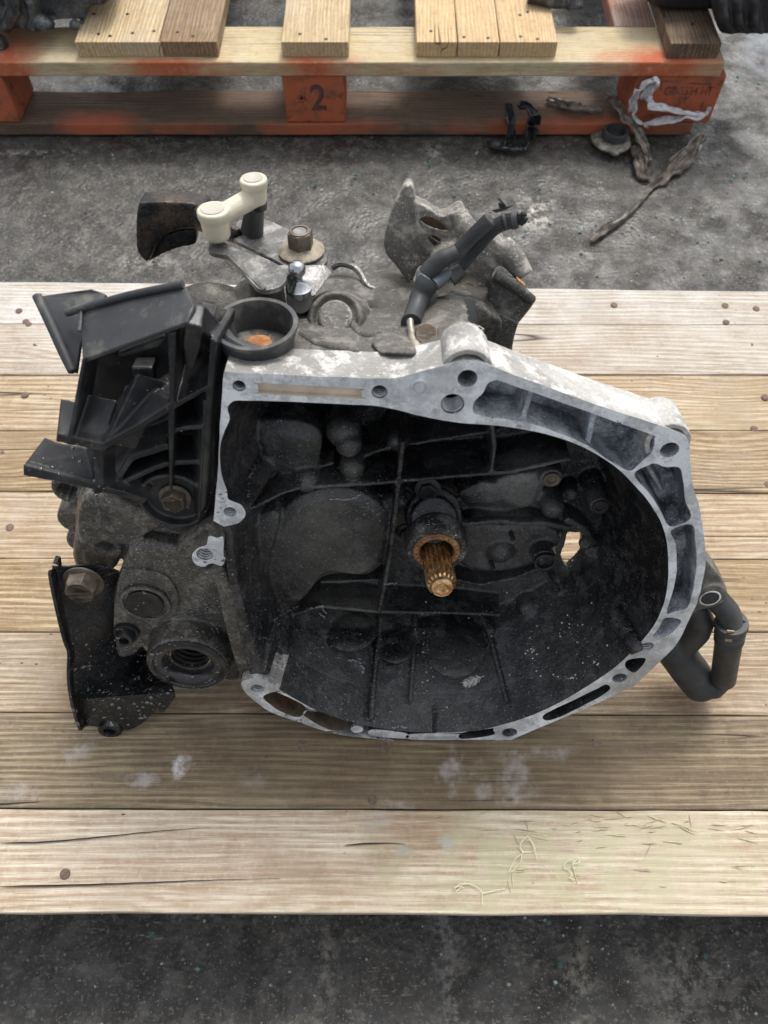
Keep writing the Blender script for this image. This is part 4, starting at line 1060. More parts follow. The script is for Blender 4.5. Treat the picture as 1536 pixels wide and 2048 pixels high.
hexbolt(168, 1162, .030, .0118, .012, mat=m_bolt, washer=.0145, rot=.15)
# ---------------- black plastic cable bracket, upper left
pb = MB()
def pl(pts, t): pb.plate(P3(pts), t)
pl([(160, 615, .030), (366, 566, .022), (388, 612, .008), (374, 645, .000), (178, 716, .004), (164, 722, .006)], .0030)            # dusty top plate
pb_top = pb; pbo = pb.build('bracket_top', m_plasticd, gb, bevel=.0009, seg=3)
pb = MB()
pb.sweep(P3([(134, 626, .030), (160, 617, .028), (260, 590, .025), (366, 568, .020)]), .0021, 10)
pb.build('top_lip', m_plasticd, pbo)
pb = MB()
pl([(75, 592, .046), (182, 577, .050), (212, 588, .050), (160, 690, .022), (152, 745, .014), (138, 742, .016)], .003)
pb.sweep(P3([(73, 590, .044), (100, 645, .034), (128, 705, .022), (146, 744, .014)]), [.0028, .0030, .0032, .0028], 8)
pl([(156, 620, .028), (162, 612, .028), (160, 662, .015), (152, 662, .015)], .002)
pb.build('bracket_wing', m_plasticd, gb, bevel=.0008)
pb = MB()
# interior back panel
pl([(165, 718, .040), (376, 640, .036), (436, 640, .038), (432, 1010, .050), (350, 1050, .052), (300, 1000, .052), (205, 965, .050), (190, 900, .05), (150, 870, .048)], .003)
# outer walls of the pocket
pl([(164, 716, .004), (172, 716, .004), (143, 890, -.002), (132, 890, -.002)], .030)
pl([(114, 868, .000), (204, 888, -.004), (422, 768, .012), (424, 776, .013), (206, 903, -.003), (112, 884, .001)], .028)
pl([(176, 789, .018), (235, 801, .016), (204, 886, .000), (145, 868, .002)], .003)                           # sloped pocket face
pl([(235, 800, .014), (270, 745, .014), (276, 748, .014), (212, 886, -.002), (204, 886, -.002)], .02)
pl([(204, 886, -.001), (350, 802, .006), (300, 760, .030), (250, 770, .030)], .002)                          # triangular shelf
pl([(334, 664, .004), (352, 664, .004), (348, 810, .006), (340, 812, .006)], .030)
pl([(336, 812, .010), (350, 808, .010), (344, 985, .018), (338, 985, .018)], .03)
pl([(420, 676, .008), (434, 684, .008), (426, 790, .012), (412, 1012, .016), (400, 1030, .018), (412, 790, .012)], .034)
pl([(372, 645, .001), (386, 606, .012), (412, 612, .016), (444, 652, .024), (440, 690, .024), (412, 668, .008), (396, 656, .002)], .010)
pl([(373, 648, .000), (404, 655, .001), (400, 700, .008), (384, 742, .014), (372, 735, .014), (366, 690, .006)], .014)
pl([(235, 712, .012), (333, 676, .010), (318, 694, .012), (246, 716, .013)], .004)
pl([(262, 735, .026), (304, 735, .026), (304, 778, .026), (270, 778, .026)], .012)
# lower shelf wing
pl([(47, 930, .012), (89, 874, .030), (112, 884, .026), (185, 898, .024), (189, 905, .022), (188, 962, .008), (180, 968, .006)], .003)
pl([(46, 930, .009), (188, 966, .002), (189, 980, .002), (46, 951, .008)], .004)
pl([(185, 896, .010), (204, 896, .006), (206, 975, .002), (188, 978, .002)], .012)
pl([(203, 900, .006), (214, 900, .008), (212, 985, .010), (188, 990, .006)], .020)
for P_, r in (([(208, 975, .010), (240, 950, .014), (262, 918, .018), (300, 905, .018), (336, 892, .016)], .0022), ([(206, 984, .010), (270, 955, .016), (330, 930, .018), (400, 925, .02)], .0018), ([(205, 980, .004), (240, 988, .006), (290, 1004, .012)], .0026), ([(350, 862, .014), (380, 856, .016), (412, 854, .016)], .0016)):
    P_ = [X(*p) for p in cr(P_, 3, False)]
    n = len(P_)
    for i in range(n - 1):
        a, b = P_[i], P_[i + 1]; s = BN.cross((b - a).normalized()) * r; D = -BN * .028; e = (b - a) * .03
        pb.loft([[a - e - s, a - e + s, a - e + s + D, a - e - s + D], [b + e - s, b + e + s, b + e + s + D, b + e - s + D]])
# round bolt boss
bc = X(348, 1002, .022)
pb.lathe(bc - BN * .012, BN, [(.0225, 0), (.0225, .013), (.0200, .0135), (.0195, .007), (.0, .007)], 44)
pl([(408, 800, .016), (432, 800, .020), (430, 990, .024), (410, 1030, .020), (396, 1040, .020)], .018)
for v in pb.v: v.z = max(v.z, ZD + .003)
pb.build('bracket_body', m_plastic, gb, voxel=.0008, smooth=2, label='moulded black plastic cable support with ribs and a deep pocket')
hexbolt(349, 1000, .0145, .0082, .0075, mat=m_bolt, washer=.0105, rot=.5, at=bc - BN * .004)
# ring cup with its rusty stud
cu = MB(); cc = XA(511, 650, .014)
cu.lathe(cc - AX * .020, AX, [(.0185, 0), (.0222, .018), (.0235, .0200), (.0232, .0215), (.0205, .0215), (.0200, .0190), (.0165, 0)], 48, closed=True)
cu.lathe(cc - AX * .024, AX, [(.0185, 0), (.0185, .006)], 40)
for a in (.3, 1.6, 2.8, 4.2, 5.3):
    p = cc - AX * .018 + (BU * math.cos(a) + AX.cross(BU) * math.sin(a)) * .0178
    cu.sweep([p, p + AX * .016 + (p - cc + AX * .018).normalized() * .0025], .0010, 6)
cu.sweep([XA(438, 650, .012), XA(462, 682, .011), XA(492, 700, .011), XA(530, 703, .011)], [.003, .0032, .0035, .0025], 10)
cu.plate([X(432, 612, .03), X(462, 622, .04), X(478, 684, .036), X(440, 712, .030), (X(420, 660, .02))], .012)
cuo = cu.build('ring_cup', m_plasticd, gb, bevel=.0004, shade=R(35))
MB().lathe(cc - AX * .0185, AX, [(.0085, 0), (.0088, .004), (.0075, .0062), (.002, .0068)], 28).build('stud_head', m_rust, cuo)

# ---------------- gear selector lever
sl_ = MB()
lv = [(415, 486), (421, 478), (436, 476), (470, 496), (520, 512), (560, 532), (574, 552), (562, 572), (540, 579), (526, 580), (510, 572), (474, 530), (455, 512), (425, 505), (415, 498)]
sl_.plate([XL(p.x, p.y, .034) for p in cr([(a, b, 0) for a, b in lv], 3)], .0030)
sl_.plate([XL(a, b, c) for a, b, c in ((556, 530, .034), (606, 530, .027), (650, 530, .025), (664, 544, .024), (630, 590, .019), (600, 600, .018), (578, 594, .019), (574, 574, .026), (574, 552, .031))], .0030)
sl_.plate([XL(a, b, c) for a, b, c in ((450, 508, .0345), (455, 512, .0345), (526, 580, .0345), (524, 590, .024), (470, 528, .026))], .0025)
slo = sl_.build('selector_lever', m_lever, gb, bevel=.0009, seg=3, sub=0)
t = MB(); t.plate([XL(p.x, p.y, .024) for p in cr([(a, b, 0) for a, b in ((466, 462), (478, 440), (520, 436), (560, 450), (630, 490), (655, 515), (640, 535), (600, 545), (560, 525), (500, 495), (470, 480))], 3)], .0028)
t.build('selector_plate', m_lever, gb, bevel=.0009, seg=3)
# ball stud
bs = XL(598, 580, .020)
t = MB(); t.lathe(bs, AX, [(.0078, -.002), (.0080, .0022), (.0066, .0030), (.0050, .0045), (.0030, .0062), (.0026, .0088), (.0033, .0098), (.0048, .0118), (.0052, .0140), (.0048, .0162), (.0036, .0178), (.0012, .0187)], 32)
t.build('ball_stud', m_zinc, slo, shade=R(60))
t = MB(); t.cyl(XL(599, 600, .008), XL(599, 600, .018), .0078, .0078, 24); t.cyl(XL(532, 564, .030) - AX * .045, XL(532, 564, .030), .0105, .0098, 28); t.build('selector_shaft', plain('dark_shaft_steel', (.06, .055, .05), .5, .4, .4), gb, bevel=.0006)
# washer and hex nut
nc = XL(603, 503, .025)
t = MB(); t.lathe(nc, AX, [(.0140, 0), (.0142, .0012), (.0120, .0028), (.0075, .0040)], 36); t.build('dished_washer', plain('dusty_washer', (.28, .24, .18), .75, .2, .3, 200, .8), gb)
t = MB(); u, v, a = frame(AX)
hx = lambda k, s: [nc + a * k + (u * math.cos(.4 + 6.2832 * i / 6) + v * math.sin(.4 + 6.2832 * i / 6)) * .0080 * s for i in range(6)]
t.loft([hx(.003, 1), hx(.0125, 1), hx(.0135, .9)]); t.build('hex_nut', m_bolt, gb, bevel=.0003)
MB().lathe(nc + AX * .0125, AX, [(.0062, .001), (.0062, .0016), (.0048, .0018), (.0044, -.001)], 28, closed=True).build('nut_collar', m_bolt, gb)
MB().lathe(nc + AX * .0130, AX, [(.0046, 0), (.0040, .0009)], 20).build('shaft_end', m_lever, gb)
# counterweight
cw = MB()
q = [(276, 412), (284, 406), (330, 404), (380, 407), (408, 416), (418, 440), (416, 462), (400, 462), (380, 457), (350, 462), (326, 474), (312, 492), (300, 518), (291, 523), (280, 512), (273, 496), (272, 445)]
L = [XL(p.x, p.y, .042) for p in cr([(a, b, 0) for a, b in q], 3)]
Lw = cpx(q, .150, 3)
cw.loft([[p for p in Lw], [p - BN * .018 + BV * .001 for p in Lw]])
q2 = [(298, 518), (312, 490), (328, 473), (352, 461), (384, 458), (392, 462), (391, 488), (365, 494), (330, 506), (300, 522)]
Lw2 = cpx(q2, .158, 3)
cw.loft([Lw2, [p - BN * .008 for p in Lw2]])
cw.sweep([X(400, 435, .150), X(440, 455, .140), X(480, 475, .130)], [.010, .008, .006], 12, flat=.7)
cwo = cw.build('counterweight', m_castiron, gb, voxel=.0011, smooth=4, label='black cast-iron lever weight worn to rust on its top edge')
# white link
wl = MB()
a0 = XL(436, 476, .036); a1 = XL(441, 424, .052)
b0 = XL(512, 398, .052); b1 = XL(518, 364, .062)
ax1 = (a1 - a0).normalized(); ax2 = (b1 - b0).normalized()
l1 = (a1 - a0).length; l2 = (b1 - b0).length
wl.lathe(a0, AX, [(.0066, 0), (.0080, .002), (.0086, .012), (.0092, .0135), (.0096, .0150), (.0096, .0178), (.0086, .0190), (.0080, .0188)], 36)
wl.lathe(b0, AX, [(.0062, -.002), (.0068, .002), (.0072, .0075), (.0080, .0085), (.0082, .0120), (.0074, .0130)], 36)
pa = a0 + AX * .012; pq = b0 + AX * .002
wl.sweep([pa, pa.lerp(pq, .5), pq], [.0058, .0058, .0058], 14, flat=1.1)
wl.build('white_link', m_white, gb, voxel=.0007, smooth=5)
for c, r in ((a0 + AX * .0189, .0070), (b0 + AX * .0131, .0058)):
    MB().lathe(c, AX, [(r, 0), (r * .96, .0004), (r * .6, .0001)], 32).build('link_cap', plain('greyed_white_plastic', (.43, .41, .34), .45, 0, .1, 60, .2, dust=(.3, .29, .25, .5)), gb)
t = MB(); t.cyl(XL(504, 462, .026), XL(510, 414, .044), .0072, .0056, 20); t.cyl(XL(520, 412, .044), XL(520, 395, .052), .0045, .0040, 16)
t.build('link_boot', m_rubber, gb, bevel=.0008)
t = MB(); t.sweep([X(p[0], p[1], p[2]) for p in cr([(664, 536, .16), (680, 528, .16), (705, 533, .155), (722, 548, .15), (740, 575, .14), (800, 600, .13)], 4, False)], .0022, 8); t.build('breather_pipe', m_lever, gb)

# ---------------- mount bracket, upper right
mb_ = MB()
mb_.loft([cpx([(770, 505), (769, 470), (784, 420), (800, 388), (808, 374), (822, 372), (829, 382), (834, 425), (850, 478), (872, 508), (860, 530), (838, 534), (826, 562), (812, 560), (790, 530)], .150, 3), [p - BN * .012 for p in cpx([(775, 502), (774, 468), (786, 422), (802, 388), (812, 370), (824, 368), (830, 382), (834, 425), (850, 478), (872, 508), (860, 530), (838, 534), (826, 555), (812, 550), (790, 530)], .150, 3)]])
hA = cpx([(836, 444), (850, 434), (872, 440), (898, 462), (904, 476), (880, 474), (850, 462)], .148, 3)
hB = cpx([(856, 478), (866, 472), (884, 482), (896, 496), (884, 500), (868, 492)], .148, 3)
o1 = cpx([(828, 410), (840, 408), (862, 420), (884, 432), (902, 426), (915, 417), (927, 417), (938, 436), (952, 455), (980, 470), (1005, 490), (1010, 520), (960, 545), (900, 560), (868, 528), (842, 490), (830, 440)], .148, 3)
prism_h(mb_, o1, [hA, hB], -BN * .014)
mb_.loft([cpx([(868, 520), (940, 480), (985, 478), (1012, 500), (1012, 520), (990, 540), (984, 560), (980, 600), (968, 622), (945, 633), (922, 626), (906, 604), (900, 570), (872, 548)], .128, 3), [p - BN * .020 for p in cpx([(868, 520), (940, 480), (985, 470), (1012, 490), (1012, 520), (990, 540), (984, 560), (980, 600), (968, 620), (945, 630), (922, 622), (906, 600), (900, 570), (872, 548)], .128, 3)]])
mb_.sweep([X(1000, 495, .135), X(1030, 520, .13), X(1050, 552, .125)], [.009, .008, .006], 12)
mb_.sweep([X(918, 425, .15), X(930, 455, .142), X(950, 490, .135)], [.006, .007, .007], 12)
mb_.ball(X(935, 600, .125), .013, (1, 1, .6), ax=BN)
mb_.build('mount_bracket', m_mount, gb, voxel=.0011, smooth=3, disp=.0007)
MB().plate(cpx([(834, 440), (850, 430), (875, 438), (902, 462), (908, 482), (880, 505), (850, 490)], .166, 3), .002).build('bracket_hollow', plain('brown_dirt_in_hollow', (.16, .11, .065), .9, 0, .4, 120, 1), gb)
hexbolt(933, 588, .1235, .0072, .007, mat=m_bolt, washer=.0090, rot=.1, axis=(BN * .7 + BV * .7).normalized())
hexbolt(852, 680, .044, .0075, .009, mat=m_bolt, rot=.5, axis=(BN * .6 + BV * .8).normalized(), washer=.0095)
# sensor body under the mount
t = MB(); t.cyl(X(905, 620, .095), X(900, 690, .075), .018, .015, 24); t.cyl(X(845, 600, .10), X(860, 640, .09), .010, .010, 20); t.build('sensor_body', m_rubber, gb, bevel=.001)
t = MB(); P_ = [X(922, 652, .060), X(962, 667, .058)]; d = (P_[1] - P_[0]); n_ = d.normalized(); up = AX
for k in range(4):
    c = P_[0] + d * ((k + .5) / 4); t.lathe(c, AX, [(.0032, 0), (.0032, .003), (.0020, .003), (.0020, 0)], 4, closed=True)
t.build('wiring_clip', plain('grey_clip_plastic', (.30, .28, .24), .6, 0, .3), gb, bevel=.0002)
# cut cable: ribbed sleeve, bare boots, wire lug
def ribbed(pts, r, name, mat=m_rubber):
    # sleeve of lengthwise cords
    q = [Vector(p) for p in cr(pts, 8, False)]; m = MB(); loops = []; pu = BN; K = 22; nq = len(q)
    for i, p in enumerate(q):
        t = (q[min(i + 1, len(q) - 1)] - q[max(i - 1, 0)]).normalized(); u = (pu - t * pu.dot(t)).normalized(); v = t.cross(u); pu = u
        L = []
        for k in range(K * 4):
            a = 6.2832 * k / (K * 4); rr = r * (1 + (.045 if k % 4 in (1, 2) else -.05)) * (1 + .03 * noise.noise(Vector((a * 2, i * .3, r * 900))))
            rr *= 1 if nq - 1 - i > 2 and i > 1 else (.80 if i in (1, nq - 2) else (.5 if i in (0, nq - 1) else .95))
            L.append(p + (u * math.cos(a) + v * math.sin(a)) * rr)
        loops.append(L)
    m.loft(loops); return m.build(name, mat, gb, shade=R(25))
m_sleeve = plain('ribbed_cable_sleeve', (.032, .034, .037), .5, 0, .2, 60, .2, dust=(.12, .115, .11, .4))
ribbed([X(983, 435, .098), X(960, 458, .098), X(930, 487, .098), X(905, 512, .096)], .0042, 'cable_sleeve', m_sleeve)
ribbed([X(1038, 440, .104), X(1012, 444, .106), X(985, 458, .106), X(955, 490, .106), X(925, 525, .106), X(900, 548, .104)], .0044, 'cable_sleeve', m_sleeve)
t = MB(); t.sweep([X(1036, 440, .104), X(1024, 441, .105)], [.0050, .0052], 18); t.sweep([X(1012, 442, .105), X(1006, 444, .105)], .0051, 18)
t.build('sleeve_tape', m_rubber, gb, bevel=.0006)
t = MB()
t.sweep([X(p[0], p[1], p[2]) for p in cr([(912, 505, .095), (890, 515, .093), (868, 530, .092), (850, 550, .090)], 5, False)], [.0048] * 5 + [.0054] * 5 + [.0052] * 6, 18)
t.sweep([X(924, 540, .098), X(900, 556, .096)], [.0044, .0056], 16)
t.sweep([X(p[0], p[1], p[2]) for p in cr([(858, 562, .086), (850, 575, .084), (838, 600, .080), (826, 636, .066), (822, 648, .060)], 4, False)], [.0078] * 5 + [.0070] * 4 + [.0064] * 4 + [.0068] * 4, 20, flat=.9)
t.build('cable_boot', m_rubber, gb, bevel=.0006)
t = MB(); t.sweep([X(848, 548, .091), X(846, 566, .086)], .0048, 14); t.sweep([X(896, 546, .096), X(866, 570, .087)], .0042, 14); t.build('cable_wire', plain('blue_grey_wire', (.10, .12, .135), .45, 0, .15), gb)
t = MB(); rnd = random.Random(3)
for k in range(26):
    c = X(1040 + rnd.uniform(-6, 6), 438 + rnd.uniform(-9, 9), .102); t.sweep([c, c + (BU * rnd.uniform(.2, 1) + BV * rnd.uniform(-.5, .7) + BN * rnd.uniform(-.4, .4)) * .0035], .0009, 5)
for k in range(14):
    c = X(1003 + rnd.uniform(-8, 8), 414 + rnd.uniform(-5, 5), .098); t.sweep([c, c + (BU * rnd.uniform(-1, 1) + BV * rnd.uniform(-.3, 1)) * .004], .0006, 5)
t.plate([X(984, 421, .097), X(1028, 410, .097), X(1012, 420, .097), X(992, 426, .097)], .0008)
t.build('frayed_strands', plain('black_strand', (.02, .02, .022), .6), gb)
t = MB(); t.sweep(P3([(820, 642, .056), (822, 660, .050), (826, 680, .042), (834, 704, .032), (834, 722, .024)]), [.0030, .0028, .0042, .0055, .0060], 14, flat=.7)
t.build('wire_lug', plain('tinned_lug_metal', (.42, .38, .31), .4, .6, .3, 200, .4), gb, bevel=.0003)
t = MB(); t.cyl(X(833, 728, .022), X(832, 700, .036), .0050, .0048, 24); t.build('locating_pin', m_lever, gb, bevel=.001)

# ---------------- black hose fitting, lower right
hf = MB()
hf.sweep([X(p.x, p.y, p.z) for p in cr([(1392, 1165, .026), (1425, 1190, .030), (1440, 1206, .028), (1456, 1226, .024), (1462, 1252, .020)], 5, False)], [.0088] * 21, 24)
hs1 = hf.build('hose_elbow', m_rubber, gb, bevel=.0003)
t = MB()
p0_, p1_ = X(1463, 1244, .020), X(1446, 1362, .026); d = (p1_ - p0_); L_ = d.length
t.lathe(p0_, d, [(0.0116, 0), (0.0120, .0026), (0.0120, .005), (0.0104, .0054), (0.0099, .011), (0.0111, .0125), (0.0111, .015), (0.0099, .016), (0.0099, .0185), (0.0109, .020), (0.0109, .0225), (0.0099, .025), (0.0097, L_ * .97), (0.0085, L_)], 32)
t.plate([X(1480, 1238, .018), X(1497, 1246, .018), X(1494, 1254, .018), X(1480, 1256, .018)], .002)
t.build('hose_socket', m_rubber, gb, bevel=.0006)
t = MB()
t.sweep([X(a, b, c) for a, b, c in ((1270, 1215, .050), (1318, 1262, .045), (1352, 1305, .040), (1380, 1342, .036), (1404, 1374, .032), (1410, 1382, .031))], [.0095, .0120, .0148, .0152, .0146, .0112], 28)
t.sweep([X(1400, 1370, .032), X(1430, 1370, .029), X(1441, 1364, .027)], [.0120, .0112, .0086], 22)
t.sweep([X(a, b, c) for a, b, c in ((1350, 1190, .040), (1398, 1222, .034), (1403, 1240, .034), (1392, 1262, .038), (1366, 1290, .040))], [.0070, .0078, .0098, .0112, .0112], 24)
for v in t.v: v.z = max(v.z, ZD + .001)
t.build('hose_body', m_rubber, gb, voxel=.0011, smooth=4)
t = MB()
for a, b in ((1455, 1262), (1450, 1278)): t.plate([X(a, b, .0105), X(a + 14, b + 1, .0105), X(a + 14, b + 6, .0110), X(a, b + 5, .0110)], .001)
t.build('socket_slot', plain('amber_slot', (.35, .26, .15), .5), gb)
# ------------------------------------------------------------------ things lying about
def film(pts, width, name, mat, loc, label, cat, pleats=6, seed=0, twist=0, amp=.35, parent=None, group=None, sub=5):
    # crumpled plastic film: a pleated ribbon with real thickness
    q = cr(pts, sub, False); n = len(q); rows = []; K = pleats * 2 + 1
    up = Vector((0, 0, 1))
    for i, p in enumerate(q):
        t = (q[min(i + 1, n - 1)] - q[max(i - 1, 0)]).normalized()
        s = t.cross(up if abs(t.z) < .9 else Vector((0, 1, 0))).normalized()
        k = i / (n - 1)
        wv = width[min(int(k * (len(width) - 1)), len(width) - 2)] if isinstance(width, list) else width
        if isinstance(width, list):
            f = k * (len(width) - 1); a = min(int(f), len(width) - 2); wv = width[a] + (width[a + 1] - width[a]) * (f - a)
        a = twist * k + .8 * noise.noise(Vector((i * .31, seed, 0)))
        u = s * math.cos(a) + s.cross(t) * -math.sin(a); m_ = u.cross(t)
        row = []
        for j in range(K):
            x = (j / (K - 1) - .5) * 2
            fold = (1 if j % 2 else -1) * wv * amp * (.45 + .6 * noise.noise(Vector((j * 1.7, i * .22, seed + 7))))
            row.append(p + u * (x * wv * (.8 + .5 * noise.noise(Vector((i * .4, j * .3, seed + 3))))) + m_ * fold + Vector((noise.noise(p * 160 + Vector((j, 0, 0))), noise.noise(p * 160 + Vector((0, j, 3))), noise.noise(p * 140 + Vector((0, 5, j))))) * wv * .25)
        rows.append(row)
    m = MB(); m.add([p for r in rows for p in r], [(i * K + j, i * K + j + 1, (i + 1) * K + j + 1, (i + 1) * K + j) for i in range(n - 1) for j in range(K - 1)])
    for p in m.v:
        if p.z < .0008: p.z = .0008 + abs(noise.noise(p * 200)) * .001
    if parent is None: o = m.build(name, mat, None, shade=R(70)); 
    else: o = m.build(name, mat, parent, shade=R(70))
    so = o.modifiers.new('s', 'SOLIDIFY'); so.thickness = .0004
    if parent is None: tag(o, label, cat, group)
    return o
def mfilm(name, col, col2, rough=.3, tr=0):
    m = M(name)
    c = m.mix(m.ramp(m.noise(60, 5, .7), (.4, 0), (.62, 1)), col2, col)
    m.bump(m.noise(240, 4, .7), .001, .6)
    return m.set(Base_Color=c, Roughness=rough, Transmission_Weight=tr, Coat_Weight=.3)
f_w = mfilm('white_strapping_film', (.72, .71, .72), (.46, .44, .44), .35)
f_g = mfilm('muddy_clear_film', (.34, .30, .26), (.13, .11, .09), .4)
f_k = mfilm('grimy_black_film', (.10, .10, .105), (.022, .022, .024), .28)
yw = YF - .014
def wp(*a): return [XY(x, y, yw + d) for x, y, d in a]
st = thing('plastic_strapping', Vector((XY(1330, 220, yw).x, yw, .002)), 'white crumpled plastic strap looped over the orange right-hand pallet block', 'plastic wrap')
film(wp((1318, 158, .004), (1298, 162, 0), (1280, 178, 0), (1268, 198, 0), (1264, 222, 0), (1274, 240, 0), (1296, 251, 0)), [.006, .009, .008, .007, .008, .007], 'strap_loop', f_w, None, '', '', parent=st, seed=2, amp=.28)
film(wp((1312, 160, -.002), (1300, 178, -.002), (1292, 196, -.002), (1304, 210, -.002), (1335, 217, -.002), (1370, 225, -.001), (1405, 228, 0)), [.008, .011, .012, .011, .009, .005], 'strap_fold', f_w, None, '', '', parent=st, seed=5, amp=.28)
film(wp((1288, 250, -.004), (1320, 243, -.004), (1360, 236, -.003), (1400, 230, -.002), (1414, 226, 0), (1419, 214, .002)), [.008, .010, .009, .006, .004], 'strap_tail', f_w, None, '', '', parent=st, seed=8, amp=.3)
def gpt(px, py, z=.004): return XZ(px, py, z)
film([XY(1216, 192, YF + .05), XY(1232, 205, YF + .03), XY(1250, 228, YF + .005), XY(1268, 250, YF - .012), gpt(1288, 285, .012), gpt(1300, 320, .006)], [.007, .011, .012, .010, .012, .005], 'film_strip', f_g, None, 'muddy clear film strip trailing over the base board beside the orange block', 'plastic wrap', seed=11)
film([gpt(1268, 292, .006), gpt(1280, 318, .008), gpt(1286, 345, .007), gpt(1300, 358, .005)], [.010, .013, .014, .006], 'film_strip', f_g, None, 'crumpled grey film bunched on the asphalt under the rubber bush', 'plastic wrap', seed=14, pleats=7)
film([gpt(1408, 268, .008), gpt(1388, 292, .007), gpt(1360, 325, .007), gpt(1330, 352, .006), gpt(1300, 378, .004), gpt(1272, 412, .004), gpt(1245, 436, .003), gpt(1208, 458, .003), gpt(1182, 482, .002)], [.007, .016, .020, .013, .005, .004, .005, .009, .003], 'film_strip', f_g, None, 'long twisted film tail running from the right block across the asphalt', 'plastic wrap', seed=17, pleats=6)
film([XY(1094, 196, YF + .06), XY(1115, 202, YF + .05), XY(1145, 213, YF + .035), XY(1175, 216, YF + .03), XY(1206, 220, YF + .03)], [.006, .009, .011, .011, .006], 'film_scrap', f_g, None, 'grey film scrap lying on top of the base board', 'plastic wrap', seed=20)
sb = thing('black_film', gpt(1035, 300, 0), 'black crumpled plastic film hanging over the base board onto the ground', 'plastic wrap')
film([XY(1018, 205, YF + .03), XY(1020, 230, YF - .004), gpt(1022, 265, .02), gpt(1014, 292, .006)], [.007, .010, .010, .009], 'film_fold', f_k, None, '', '', parent=sb, seed=23)
film([XY(1040, 205, YF + .03), XY(1066, 222, YF - .004), gpt(1066, 250, .024), gpt(1058, 275, .012), gpt(1046, 298, .004)], [.008, .012, .014, .012, .007], 'film_fold', f_k, None, '', '', parent=sb, seed=26, pleats=7)
film([gpt(975, 278, .004), gpt(992, 290, .005), gpt(1020, 296, .005), gpt(1042, 296, .004)], [.005, .010, .010, .007], 'film_fold', f_k, None, '', '', parent=sb, seed=29)
# rubber bush
bu = thing('rubber_bush', XZ(1222, 292, 0), 'round rubber bush on a pale metal flange, lying on the asphalt by the base board', 'bush')
bp0 = XZ(1220, 290, .001)
m = MB(); m.lathe(bp0, Vector((.05, .02, 1)), [(.026, .004), (.031, .0045), (.033, .007), (.031, .010), (.024, .012), (.0, .012)], 30)
for k in range(3):
    a = 2.2 * k + .4; m.ball(bp0 + Vector((math.cos(a) * .027, math.sin(a) * .027, .006)), .009, (1, 1, .55), ax=Vector((0, 0, 1)))
m.build('metal_flange', cast('pale_dusty_metal', (.36, .33, .28), (.16, .15, .13), rough=.8), bu, voxel=.0016, smooth=3)
m = MB(); m.lathe(bp0 + Vector((.004, .003, .010)), Vector((.05, .02, 1)), [(.0205, 0), (.0205, .012), (.0190, .0145), (.0165, .0145), (.0155, .003), (.0, .003)], 36)
m.build('rubber_ring', m_rubber, bu, shade=R(40))

# ---- parts stacked on the pallet behind
m_bgc = cast('dark_aluminium_casting', (.17, .18, .19), (.075, .08, .085), dirt=.2, rough=.5, metal=.5, speck=.3)
def Q(px, py, y): return XY(px, py, y)
lt = thing('engine_casting', Vector((Q(90, 40, YF + .10).x, YF + .16, ZD)), 'grey aluminium engine casting resting on the left end of the far pallet', 'casting')
m = MB()
def qlump(mb, pts, y, d, f=.95):
    L = [Q(p.x, p.y, y) for p in cr([(a, b, 0) for a, b in pts], 3)]; c = sum(L, Vector()) / len(L)
    mb.loft([[c + (p - c) * .93 + Vector((0, -.006, 0)) for p in L], L, [c + (p - c) * f + Vector((0, d, 0)) for p in L]])
qlump(m, [(-80, 60), (-60, -60), (60, -60), (78, 0), (72, 50), (58, 62), (30, 70), (0, 78), (-40, 84)], YF + .05, .16)
qlump(m, [(60, -60), (200, -80), (225, -4), (178, 10), (170, 40), (146, 53), (120, 52), (100, 54), (88, 46), (70, 30)], YF + .08, .14)
qlump(m, [(84, 38), (110, 44), (150, 46), (168, 38), (166, 48), (146, 56), (100, 54)], YF + .065, .03)
for px, py, r in ((72, 58, .010), (84, 46, .012), (4, 84, .016), (150, 50, .008), (98, 50, .009)):
    m.ball(Q(px, py, YF + .05), r, (1, 1.4, 1))
m.sweep([Q(58, 0, YF + .045), Q(66, 30, YF + .045), Q(60, 60, YF + .045)], .006, 10)
m.sweep([Q(12, 60, YF + .04), Q(30, 20, YF + .04), Q(20, -40, YF + .04)], .010, 12)
for p in m.v: p.z = max(p.z, ZD + .0012)
m.build('casting_body', m_bgc, lt, voxel=.0022, smooth=4, disp=.002)
MB().lathe(Q(2, 84, YF + .045), Vector((-.2, -1, .3)), [(.012, 0), (.012, .012), (.010, .014)], 24).build('round_plug', m_bgc, lt)
rt = thing('rubber_boot', Vector((Q(1500, 50, YF + .05).x, YF + .1, ZD)), 'black ribbed rubber boot overhanging the right end of the far pallet', 'rubber boot')
m = MB()
qlump(m, [(1426, -30), (1432, 40), (1440, 66), (1460, 86), (1488, 99), (1512, 97), (1540, 84), (1600, 80), (1620, -60), (1500, -80)], YF + .03, .14, .9)
for a, b, c_, d_ in ((1444, 0, 1460, 76), (1475, 0, 1486, 90), (1510, 0, 1512, 92)):
    m.sweep([Q(a, b, YF + .026), Q((a + c_) / 2 - 4, (b + d_) / 2, YF + .022), Q(c_, d_, YF + .026)], [.006, .008, .005], 10)
qlump(m, [(1290, -60), (1296, 6), (1340, 14), (1380, 26), (1410, 18), (1440, 24), (1460, -60)], YF + .10, .10)
for p in m.v: p.z = max(p.z, ZD + .0052)
m.build('boot_body', plain('black_rubber_boot_skin', (.018, .018, .02), .38, 0, .3, 40, .3), rt, voxel=.0022, smooth=3, disp=.002)
ct = thing('metal_pipe_end', Vector((Q(1150, 4, YF + .14).x, YF + .16, ZD)), 'grey metal pipe stub lying across the far pallet slats at the top', 'pipe')
m = MB(); m.sweep([Q(1060, -20, YF + .13), Q(1110, -6, YF + .12), Q(1160, 4, YF + .115)], [.018, .020, .014], 20)
